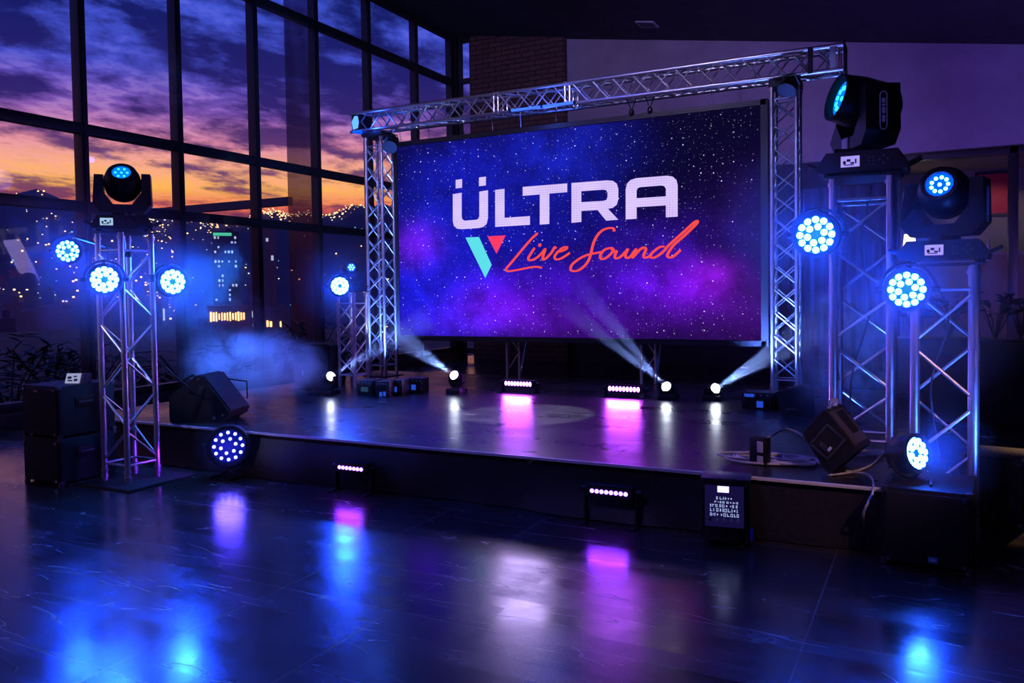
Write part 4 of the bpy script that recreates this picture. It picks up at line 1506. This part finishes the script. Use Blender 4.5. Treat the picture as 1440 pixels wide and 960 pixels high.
# left floor monitor on the stage
pm = at(275, 597, Z=HS)
t = thing('floor_monitor', 'black wedge monitor tilted back on the left stage corner', 'floor monitor', (pm.x - 0.02, 5.14, HS), math.radians(20))
prof = [(-0.30, 0.015), (-0.28, 0.0), (0.16, 0.0), (0.25, 0.05), (0.27, 0.1), (0.02, 0.42), (-0.03, 0.43), (-0.30, 0.24)]
MB().prism(prof, 0.40).build('cabinet', CAB, t, smooth=False)
MB().box((0, 0.2, 0), (0.40, 0.36, 0.02), 0.006, M=Matrix.Translation((0.148, 0, 0.265)) @ Matrix.Rotation(math.radians(52), 4, 'Y')).build('grille', GRILLE, t)
m = MB()
m.cyl((0.13, 0.004, 0.05), (0.13, -0.008, 0.05), 0.016, seg=12).cyl((0.21, 0.004, 0.075), (0.21, -0.008, 0.075), 0.012, seg=12).cyl((-0.01, 0.004, 0.395), (-0.01, -0.008, 0.395), 0.010, seg=12)
m.build('bolts', CHROME, t)
MB().box((-0.08, -0.004, 0.17), (0.05, 0.012, 0.30), 0.004, M=Matrix.Translation((0, 0, 0)) @ Matrix.Rotation(math.radians(18), 4, 'Y')).build('side_strap', BLACK, t)
MB().tube([(0.09, 0.35, 0.36), (0.24, 0.42, 0.33), (0.25, 0.40, 0.17)], 0.008, 6).build('pole_bracket', BLACK, t)
MB().tube([(-0.20, 0.1, 0.30), (-0.22, 0.1, 0.37), (-0.12, 0.1, 0.42), (-0.09, 0.1, 0.40)], 0.014, 8).build('handle', BLACK, t)

# right floor monitor: cabinet tipped on its edge, horn side and slotted back in view
YW = 5.22
c0 = [at(1127, 607, Y=YW), at(1158, 572, Y=YW), at(1205, 627, Y=YW), at(1167, 662, Y=YW)]
org = Vector((c0[3].x, YW, HS))
t = thing('floor_monitor', 'black wedge monitor tipped up among cables at the right stage corner', 'floor monitor', org, math.radians(-10))
R10 = Matrix.Rotation(math.radians(10), 4, 'Z')
pl = [(v.x - org.x, v.z - c0[3].z + 0.004) for v in c0]
# soften the outline a little
pl2 = [pl[0], (pl[0][0] + .02, pl[0][1] + .035), pl[1], (pl[1][0] + .02, pl[1][1] - .01), pl[2], (pl[2][0] - .015, pl[2][1] - .03), pl[3], (pl[3][0] - .03, pl[3][1] + .02)]
DW = 0.34
MB().prism(pl2, DW).build('cabinet', CAB, t, smooth=False)
# recessed handle cup on the near side
cxm = sum(a for a, b in pl) / 4
czm = sum(b for a, b in pl) / 4
ang = math.atan2(pl[1][1] - pl[0][1], pl[1][0] - pl[0][0])
Ms = Matrix.Translation((cxm, -0.004, czm)) @ Matrix.Rotation(-ang, 4, 'Y')
fr_ = MB()
fr_.box((0, 0, 0.065), (0.17, 0.014, 0.016), 0.004, M=Ms).box((0, 0, -0.065), (0.17, 0.014, 0.016), 0.004, M=Ms)
fr_.box((-0.08, 0, 0), (0.016, 0.014, 0.13), 0.004, M=Ms).box((0.08, 0, 0), (0.016, 0.014, 0.13), 0.004, M=Ms)
cup = fr_.build('handle_frame', EDGE, t)
MB().box((0, 0.002, 0), (0.15, 0.010, 0.115), M=Ms).build('recess', GRILLE, cup)
MB().box((-0.035, -0.006, -0.012), (0.03, 0.010, 0.075), 0.004, M=Ms).build('grip', EDGE, cup)
MB().box((-0.02, -0.008, -0.035), (0.028, 0.008, 0.016), 0.001, M=Ms).build('label_plate', WHITEPAINT, cup)
# slotted panel on the upper right face
v1, v2_ = Vector((pl[1][0], 0, pl[1][1])), Vector((pl[2][0], 0, pl[2][1]))
mid = (v1 + v2_) / 2
an2 = math.atan2(v2_.z - v1.z, v2_.x - v1.x)
Mt = Matrix.Translation((mid.x, DW / 2, mid.z)) @ Matrix.Rotation(-an2, 4, 'Y')
Lp = (v2_ - v1).length
pn = MB().box((0, 0, 0.004), (Lp * .82, DW * .82, 0.012), 0.004, M=Mt).build('slot_panel', pbr('brown_black_panel', (0.05, 0.035, 0.035), .5, 0, .3, 60, .1), t)
m = MB()
for i in range(5):
    m.box((-Lp * .08, -DW * .24 + i * DW * .085 + 0.05, 0.012), (Lp * .55, 0.012, 0.006), M=Mt)
m.build('slots', GRILLE, pn)
MB().tube([Mt @ Vector((-Lp * .5, -DW * .2, 0.0)), Mt @ Vector((-Lp * .58, -DW * .2, 0.03)), Mt @ Vector((-Lp * .58, DW * .2, 0.03)), Mt @ Vector((-Lp * .5, DW * .2, 0))], 0.012, 8).build('handle', GREYPLATE, t)

# wedge and amplifier by the right post
p = at(1117, 585, Z=HS)
t = thing('floor_monitor', 'small black wedge monitor in front of the right post', 'floor monitor', (p.x, p.y, HS), math.radians(-4))
MB().prism([(-0.12, 0), (0.13, 0), (0.10, 0.26), (0.08, 0.27), (-0.11, 0.21), (-0.12, 0.20)], 0.26).build('cabinet', CAB, t, smooth=False)
MB().box((0, 0, 0), (0.19, 0.22, 0.012), 0.003, M=Matrix.Translation((-0.015, 0.13, 0.245)) @ Matrix.Rotation(math.radians(-17), 4, 'Y')).build('grille', GRILLE, t)
MB().box((-0.03, -0.003, 0.06), (0.09, 0.008, 0.016), 0.002).build('badge', EDGE, t)

def rack_box(label, loc, rotz, w_, d_, h_, disp, dmat, group, mark=None):
    t = thing('power_supply', label, 'power box', loc, rotz, group)
    MB().box((0, d_ / 2, h_ / 2), (w_, d_, h_), 0.008).build('case', BLACK, t)
    for sx in (-1, 1):
        MB().tube([(sx * w_ * .4, 0, h_ * .25), (sx * w_ * .4, -0.025, h_ * .3), (sx * w_ * .4, -0.025, h_ * .7), (sx * w_ * .4, 0, h_ * .75)], 0.006, 6).build('handle', EDGE, t)
    for (dx, dz, dw, dh) in disp:
        MB().box((dx, -0.004, dz), (dw, 0.008, dh), 0.001).build('display', dmat, t)
    m = MB()
    for i in range(4):
        m.box((-w_ * .3 + i * w_ * .2, -0.003, h_ * .85), (0.012, 0.008, 0.008))
    m.build('indicator', mark or GREYPLATE, t)
    return t


GP = 'power boxes at the foot of the left post'
for (px, py, w_, rz, disp, dm, lb) in [
        (513, 556, 0.19, 4, [(0, 0.07, 0.09, 0.05)], DISPLAY_DIM, 'leftmost black power box at the foot of the left post'),
        (538, 558, 0.15, 10, [(-0.02, 0.03, 0.03, 0.05), (0.025, 0.035, 0.03, 0.05)], DISPLAY_BLUE, 'black power box with two lit blue sockets, second from left'),
        (556, 556, 0.15, 8, [(-.01, 0.07, 0.06, 0.06)], DISPLAY_BLUE, 'black power box with one lit blue square, third from left'),
        (583, 553, 0.20, 16, [(-.01, 0.07, 0.05, 0.06)], DISPLAY_BLUE, 'rightmost black power box at the foot of the left post')]:
    p = at(px, py, Z=HS)
    rack_box(lb, (p.x, p.y, HS), math.radians(rz), w_ + .02, 0.2, 0.17, disp, dm, GP)
p = at(1067, 577, Z=HS)
rack_box('wide black amplifier with lavender display left of the small wedge monitor', (p.x - 0.02, p.y + 0.06, HS), math.radians(-3), 0.30, 0.26, 0.16, [(-0.08, 0.13, 0.09, 0.03), (0.02, 0.05, 0.06, 0.06)], DISPLAY_BLUE, None)
# loose box on the cables
p = at(1064, 655, Z=HS)
t = thing('adapter_box', 'small upright black adapter box with grey label on the cable coil', 'adapter', (p.x + 0.0, p.y + 0.03, HS), math.radians(-22))
MB().box((0, 0.03, 0.09), (0.125, 0.06, 0.18), 0.012).build('case', BLACK, t)
MB().box((0.02, -0.003, 0.12), (0.042, 0.006, 0.07), 0.002).build('label_plate', GREYPLATE, t)
MB().box((0.02, -0.003, 0.04), (0.042, 0.006, 0.045), 0.002).build('label_plate', GREYPLATE, t)
MB().box((0, 0.03, 0.182), (0.08, 0.02, 0.006), 0.002).build('vent', EDGE, t)

# dimmer box on the floor before the stage
p0 = at(1000, 752, Z=0)
p1 = at(1062, 756, Z=0)
cx0 = (p0.x + p1.x) / 2
W0, H0, D0 = 0.27, 0.39, 0.19
t = thing('dimmer_pack', 'upright black control pack with lit lettered panel before the stage', 'dimmer pack', (cx0, 4.74, 0), math.radians(8))
MB().box((0, D0 / 2, H0 / 2 + 0.012), (W0, D0, H0 - 0.024), 0.008).build('case', BLACK, t)
MB().box((0, D0 / 2, H0), (W0 + 0.01, D0 + 0.01, 0.012), 0.003).build('lid', EDGE, t)
MB().box((-0.005, -0.005, H0 * .60), (W0 - 0.05, 0.012, H0 * .62), 0.003).build('front_panel', glow('backlit_panel', (0.16, 0.10, 1.0), 0.045), t)  # panel gives off a faint blue glow
MB().box((-0.01, -0.013, H0 * .86), (0.065, 0.008, 0.036), 0.002).build('display', glow('lilac_display', (0.5, 0.45, 1.0), 2.2), t)
rg = random.Random(4)
m = MB()
for row, (z_, x0, x1, hh) in enumerate(((.725, -.05, .045, .016), (.665, -.06, .07, .010), (.61, -.085, .07, .016), (.545, -.085, .07, .020), (.475, -.085, .07, .018))):
    xx = x0
    while xx < x1:
        ww = rg.choice((0.006, 0.009, 0.012, 0.014))
        kind = rg.random()
        zc_ = H0 * z_
        if kind < 0.35:      # open square
            for dz in (-hh * .42, hh * .42):
                m.box((xx + ww / 2, -0.012, zc_ + dz), (ww, 0.004, 0.003))
            for dx in (0.0015, ww - 0.0015):
                m.box((xx + dx, -0.012, zc_), (0.003, 0.004, hh * .8))
        elif kind < 0.7:     # stem with a bar
            m.box((xx + 0.002, -0.012, zc_), (0.0035, 0.004, hh))
            m.box((xx + ww / 2, -0.012, zc_ + rg.choice((-.35, 0, .35)) * hh), (ww, 0.004, 0.0035))
        else:
            m.box((xx + ww / 2, -0.012, zc_), (ww * .6, 0.004, hh * rg.uniform(.4, .9)))
        xx += ww + rg.choice((0.005, 0.006, 0.011))
m.build('panel_print', glow('backlit_print', (0.45, 0.55, 1.0), 0.8), t, smooth=False)
for i in range(5):
    MB().cyl((-.085 + i * .04, -0.008, H0 * .40), (-.085 + i * .04, -0.022, H0 * .40), 0.009, seg=12).build('knob', GREYPLATE if i else EDGE, t)
for sx in (-1, 1):
    MB().box((sx * (W0 / 2 + 0.012), 0.03, 0.07), (0.018, 0.03, 0.07), 0.004).build('side_clip', pbr('blue_clip', (0.02, 0.05, 0.7), 0.4) if sx > 0 else EDGE, t)  # right clip coloured blue for the blue light falling on it
    for yy in (0.03, D0 - .03):
        MB().cyl((sx * .1, yy, 0), (sx * .1, yy, 0.016), 0.014, seg=10).build('foot', RUBBER, t)
for sx in (-1, 1):
    for zz in (0.03, H0 - 0.03):
        MB().cyl((sx * (W0 / 2 - .015), 0.002, zz), (sx * (W0 / 2 - .015), -0.006, zz), 0.007, seg=8).build('screw', CHROME, t)

# ================================================================== CABLES
def cable(label, pts, r=0.008, mat=RUBBER, group='black cables', smooth=6):
    m = MB().tube(catmull([Vector(p) for p in pts], smooth), r, 7)
    return tag(m.build('cable', mat), label, 'cable', group)


def loops(label, c, rx, ry, n, seed, z, r=0.0075, rot=0.0, group='black cables'):
    rr = random.Random(seed)
    pts = []
    for i in range(n * 14):
        a = 2 * PI * i / 14
        if i % 14 == 0:
            jx, jy = rr.uniform(.5, 1.15), rr.uniform(.5, 1.15)
            dx, dy = rr.uniform(-.07, .07), rr.uniform(-.05, .05)
        x_, y_ = rx * jx * math.cos(a) + dx, ry * jy * math.sin(a) + dy
        pts.append((c[0] + x_ * math.cos(rot) - y_ * math.sin(rot), c[1] + x_ * math.sin(rot) + y_ * math.cos(rot), z + r + 0.004 * (i // 14) + 0.004 * rr.random()))
    return cable(label, pts, r, pbr('grey_black_cable', (0.45, 0.45, 0.48), 0.32) if 'grey_black_cable' not in bpy.data.materials else bpy.data.materials['grey_black_cable'], group, 3)  # black cable in lighter grey, light along it put into the colour


pc = at(1078, 648, Z=HS)
loops('coiled black cable on the stage around the adapter box', (pc.x + .01, pc.y + 0.01), 0.24, 0.14, 5, 11, HS)
pc = at(1110, 650, Z=HS)
loops('second coil of cable at the foot of the tipped monitor', (pc.x, pc.y - 0.0), 0.20, 0.13, 4, 12, HS + .012)
GC = bpy.data.materials['grey_black_cable']
pcs = [at(1078, 632, Z=HS), at(1105, 622, Z=HS), at(1135, 622, Z=HS)]
cable('thick cable arching from the adapter box to the tipped monitor', [(pcs[0].x, pcs[0].y, HS + .08), (pcs[1].x, pcs[1].y, HS + .1), (pcs[2].x, pcs[2].y - .1, HS + .06)], 0.011, GC)
P = lambda px, py, z=0.009: tuple(at(px, py, Z=z)[:2]) + (z,)
cable('cable hanging off the stage edge left of the front subwoofer', [P(1190, 662, HS + .012), P(1222, 668, HS + .012), tuple(at(1228, 690, Y=4.93)), tuple(at(1214, 725, Y=4.88)), P(1226, 760), P(1238, 772), P(1250, 778)], 0.007, GC)
cable('long cable on the floor from the dimmer pack to the front subwoofer', [P(1086, 752), P(1130, 748), P(1185, 760), P(1232, 770), P(1246, 776)], 0.007, GC)
cable('shorter floor cable running below the right stage skirt', [P(1100, 745), P(1150, 757), P(1200, 769), P(1235, 768)], 0.007, GC)
cable('stray cable on the floor beside the left violet bar', [P(385, 664), P(402, 668), P(420, 676), P(440, 676)], 0.005, GC)
cable('cable lying on the stage right corner edge beyond the tipped monitor', [P(1165, 668, HS + .01), P(1195, 664, HS + .01), P(1222, 655, HS + .01), P(1240, 640, HS + .01)], 0.007, GC)
loops('tangle of cable behind the tipped monitor beside the tower leg', (at(1225, 640, Z=HS).x - .02, at(1225, 640, Z=HS).y), 0.13, 0.1, 4, 14, HS)
pt_ = at(210, 440, Y=4.5)
cable('black cable strung down the left truss tower', [(LT[0] - .16, LT[1] - .05, 1.98), (LT[0] - .17, LT[1] - .02, 1.6), (LT[0] - .155, LT[1] - .04, 1.2), (LT[0] - .17, LT[1], .9), (LT[0] - .30, LT[1] + .1, .82)], 0.007, RUBBER)
cable('thin black cable from the left truss tower to the left monitor', [(LT[0] + .15, LT[1] + .15, 0.98), (LT[0] + .17, LT[1] + .45, 0.72), (pm.x - .28, 5.2, HS + .26)], 0.006, RUBBER)
cable('dark cable hanging inside the tallest right tower', [(R1[0] + .05, R1[1] - .02, HS + 1.8), (R1[0] - .02, R1[1], HS + 1.4), (R1[0] + .04, R1[1], HS + 1.0), (R1[0] - .08, R1[1] + .02, HS + .5), (R1[0] - .05, R1[1], HS + .02)], 0.006, RUBBER)
cable('dark cable hanging down the rightmost truss tower', [(R2[0] - .08, R2[1] - .1, 1.6), (R2[0] + .02, R2[1] - .1, 1.3), (R2[0] - .07, R2[1] - .05, .9), (R2[0] - .02, R2[1] - .05, 0.45), (R2[0] - .02, R2[1] - .05, 0.02)], 0.006, RUBBER)

# ================================================================== BACK RIGHT: PLANTER, LOUNGE
pa = at(1310, 600, Z=0)
t = thing('planter', 'long dark planter box along the back right of the room', 'planter', (0.95, 10.1, 0))
MB().box((0, 0.2, 0.45), (2.6, 0.4, 0.9), 0.01).build('trough', pbr('dark_planter', (0.03, 0.024, 0.028), 0.6, 0, .3, 4), t)
MB().box((0, 0.2, 0.905), (2.64, 0.44, 0.03), 0.005).build('rim', BLACKMET, t)
MB().box((0, 0.2, 0.895), (2.5, 0.34, 0.04)).build('soil', STEM, t)


def plant(label, x, y, z0, H, n, seed):
    r = random.Random(seed)
    t = thing('leafy_plant', label, 'plant', (x, y, z0), 0, 'plants in the long planter')
    m = MB()
    s_ = MB()
    for i in range(n):
        a = r.uniform(0, 2 * PI)
        L = H * r.uniform(0.6, 1.1)
        lean = r.uniform(0.15, 0.55)
        base = Vector((0, 0, 0))
        tip = Vector((math.cos(a) * L * lean, math.sin(a) * L * lean * .5, L))
        s_.cyl(base, tip * 0.7, 0.006, 0.003, 5)
        mid = tip * 0.72
        d = (tip - mid) + Vector((math.cos(a), math.sin(a), -0.6)) * 0.12
        sd = Vector((-math.sin(a), math.cos(a), 0)) * r.uniform(.03, .06)
        m.quad(mid, mid + d * .5 + sd + Vector((0, 0, .03)), mid + d, mid + d * .5 - sd + Vector((0, 0, .03)))
    m.build('foliage', LEAF, t, smooth=False)
    s_.build('stem', STEM, t)


for i, (px, H, lb) in enumerate(((1285, .5, 'seen between the two right towers'), (1335, .55, 'seen through the rightmost tower'), (1400, .55, 'just right of the rightmost tower'), (1435, .6, 'at the right picture edge'))):
    q = at(px, 480, Y=10.3)
    plant('dark leafy plant in the long planter ' + lb, q.x, 10.3, 0.91, H, 26, 70 + i)

p = at(1279, 330, Y=18.6)
t = thing('table_lamp', 'small lit table lamp glowing in the lounge at back right', 'lamp', (p.x, 18.6, 0.95))
MB().lathe([(0.09, 0), (0.09, .02), (0.03, 0.05), (0.05, 0.3), (0.02, 0.5), (0.015, 1.25)], 16).build('base', WOODTAN, t)
MB().lathe([(0.14, 1.2), (0.10, 1.62)], 20, cap=False).build('shade', glow('lamp_shade', (1.0, 0.75, 0.4), 2.5), t)
lamp('lounge_lamp', 'POINT', (p.x, 18.5, 2.3), 14, (1, 0.7, 0.4), size=.1)
t = thing('side_table', 'tan side table under the table lamp in the lounge', 'table', (p.x, 18.6, 0))
MB().box((0, 0, 0.93), (0.7, 0.4, 0.04), .005).build('table_top', WOODTAN, t)
for sx in (-1, 1):
    for sy in (-1, 1):
        MB().box((sx * .3, sy * .16, .455), (.04, .04, .91)).build('leg', WOODTAN, t)
p = at(1405, 356, Y=18.2)
t = thing('sideboard', 'tan wooden sideboard in the lounge at back right', 'sideboard', (p.x + .25, 18.2, 0))
hh = p.z
MB().box((0, .2, hh / 2 + .04), (1.3, .4, hh - .08), .008).build('body', WOODTAN, t)
MB().box((0, .2, hh), (1.36, .44, .05), .006).build('worktop', pbr('pale_worktop', (.5, .36, .22), .4), t)
for s in (-1, 0, 1):
    MB().box((s * .42, -.005, hh / 2 + .04), (.4, .012, hh * .8), .003).build('door', WOODTAN, t)
for i, (dx, hgt, rr_) in enumerate(((-0.42, .28, .035), (-.05, .2, .07))):
    t2 = MB().lathe([(rr_, 0), (rr_ * 1.1, hgt * .4), (rr_ * .4, hgt * .75), (rr_ * .45, hgt)], 14).build(('bottle', 'vase')[i], (GREYPLATE, CHROME)[i], loc=(p.x + .25 + dx, 18.35, hh + .026))
    tag(t2, ('slim pale bottle on the lounge sideboard', 'small shiny vase on the lounge sideboard')[i], ('bottle', 'vase')[i])
p = at(1398, 272, Y=19.8)
t = thing('wall_picture', 'crimson red picture panel on the lounge wall at back right', 'picture', (p.x, 19.86, p.z - .42))
MB().box((0, 0, .42), (0.62, .03, .84), .004).build('canvas', REDP, t)
m = MB().box((0, 0, .86), (.68, .05, .05)).box((0, 0, -.02), (.68, .05, .05)).box((-.32, 0, .42), (.05, .05, .9)).box((.32, 0, .42), (.05, .05, .9))
m.build('picture_frame', BLACKMET, t)
lamp('lounge_spot', 'SPOT', (p.x + .2, 18.3, 3.7), 25, (1, .8, .6), (p.x, 19.8, 2.6), .05, 70, .6)

# ceiling vent
zc_ = 0
r = RM @ Vector(((910 - 720) / FPX, (480 - SHIFT - 33) / FPX, -1))
# sight line meets the sloping ceiling
tt = (6.79 - 0.1644 * 6.84 - HC) / (r.z + 0.1644 * r.x)
pc = Vector((0, 0, HC)) + r * tt
t = thing('ceiling_vent', 'small pale square vent in the dark ceiling above the screen', 'vent', (pc.x, pc.y, pc.z - 0.015))
t.rotation_euler = (0, math.atan(0.1644), 0)
MB().box((0, 0, 0), (0.36, 0.36, 0.025), .004).build('vent_frame', GREYPLATE, t)
m = MB()
for i in range(5):
    m.box((0, -.12 + i * .06, -.014), (.3, .03, .008))
m.build('slats', BLACKMET, t)

# ================================================================== MORE LIGHT
# uplights at the feet of the goal posts, blue spots near the towers
lamp('post_uplight', 'SPOT', (-6.45, 8.62, 0.62), 700, (0.09, 0.2, 1.0), (-6.76, 9.15, 1.5), 0.12, 90, 0.9)
lamp('post_uplight', 'SPOT', (-1.75, 8.55, 0.62), 700, (0.10, 0.2, 1.0), (-1.40, 9.15, 1.5), 0.12, 90, 0.9)
lamp('tower_uplight', 'SPOT', (-0.75, 6.6, 0.5), 260, (0.03, 0.12, 1.0), (-0.41, 5.87, 1.5), 0.12, 90, 0.9)
lamp('tower_uplight', 'SPOT', (0.45, 4.9, 0.5), 60, (0.03, 0.12, 1.0), (0.06, 5.52, 1.2), 0.12, 100, 0.9)
lamp('tower_uplight', 'SPOT', (-5.3, 5.2, 1.9), 260, (0.03, 0.2, 1.0), (-5.84, 4.44, 0.9), 0.12, 100, 0.9)
# added lavender fill from the front of the room, thrown on truss and walls
lamp('house_wash', 'AREA', (-2.5, -1.0, 5.2), 75, (0.30, 0.20, 1.0), (-3.2, 8.0, 2.0), 1.2)
lamp('house_wash', 'SPOT', (-2.5, 4.6, 5.3), 720, (0.55, 0.45, 1.0), (-4.0, 9.1, 4.4), 0.25, 70, 0.8)
lamp('blue_wash', 'SPOT', (-3.8, 7.4, 5.6), 420, (0.02, 0.05, 1.0), (-3.8, 7.2, 0), 0.3, 100, 0.9)  # unseen lamp added to tint the stage blue
lamp('wall_wash', 'SPOT', (-1.5, 11.0, 0.6), 330, (0.17, 0.07, 1.0), (-1.8, 15.9, 5.2), 0.2, 120, 0.9)  # hidden lamps added to turn the back wall purple
lamp('wall_wash', 'SPOT', (2.5, 11.0, 1.0), 300, (0.30, 0.13, 0.9), (1.5, 15.9, 5.0), 0.2, 110, 0.9)
lamp('tower_wash', 'SPOT', (-8.0, 0.6, 3.4), 340, (0.55, 0.48, 1.0), (-5.78, 4.46, 1.25), 0.15, 17, 0.5)  # unseen lavender spots added to brighten the tower legs
lamp('tower_wash', 'SPOT', (-3.6, 2.2, 2.6), 90, (0.40, 0.32, 1.0), (-0.2, 5.7, 0.9), 0.15, 22, 0.7)
lamp('post_wash', 'SPOT', (-5.0, 4.5, 4.6), 420, (0.35, 0.38, 1.0), (-6.76, 9.15, 2.1), 0.12, 26, 0.7)  # pair of unseen spots added to brighten the goal posts
lamp('post_wash', 'SPOT', (-2.9, 4.5, 4.8), 330, (0.35, 0.38, 1.0), (-1.40, 9.15, 2.2), 0.12, 22, 0.7)
lamp('warm_spot', 'SPOT', (2.6, 2.4, 4.2), 450, (1.0, 0.50, 0.42), (-0.45, 5.3, 0.55), 0.08, 15, 0.5)
lamp('floor_violet', 'SPOT', (-5.36, 4.70, 0.22), 22, (0.22, 0.02, 1.0), (-5.80, 4.62, 0.0), 0.05, 80, 0.8)
for sx_, sw_, e_, c_ in ((-4.57, 0.62, 13, (0.60, 0.45, 1.0)), (-3.35, 0.55, 7, (0.42, 0.06, 1.0))):
    d = lamp('screen_light', 'AREA', (sx_, 9.02, 2.2), e_, c_, (sx_ + 0.4, 5.0, 0.4), sw_)  # lamps added before the screen to make streaks on the floor
    d.data.shape = 'RECTANGLE'
    d.data.size = sw_
    d.data.size_y = 0.8
# white pool on the stage
lamp('stage_spot', 'SPOT', (-3.3, 8.3, 5.8), 4200, (0.85, 0.85, 1.0), (-3.35, 6.75, HS), 0.03, 13, 0.15)
# warm spill on the floor at right
lamp('warm_spill', 'SPOT', (1.6, 8.8, 2.8), 420, (1.0, 0.55, 0.28), tuple(at(1432, 722, Z=0)), 0.05, 16, 0.6)

# ================================================================== OUTPUT LOOK
vs_ = scene.view_settings
scene.display_settings.display_device = 'sRGB'
vs_.view_transform = 'Standard'
vs_.look = 'None'
vs_.exposure = 0.0
vs_.gamma = 1.0
vs_.use_curve_mapping = False
cy = scene.cycles
cy.use_denoising = True
try:
    cy.denoiser = 'OPENIMAGEDENOISE'
except Exception:
    pass
cy.max_bounces = 6
cy.diffuse_bounces = 2
cy.glossy_bounces = 3
cy.transparent_max_bounces = 12
cy.volume_bounces = 0
cy.sample_clamp_indirect = 6
cy.caustics_reflective = False
cy.caustics_refractive = False
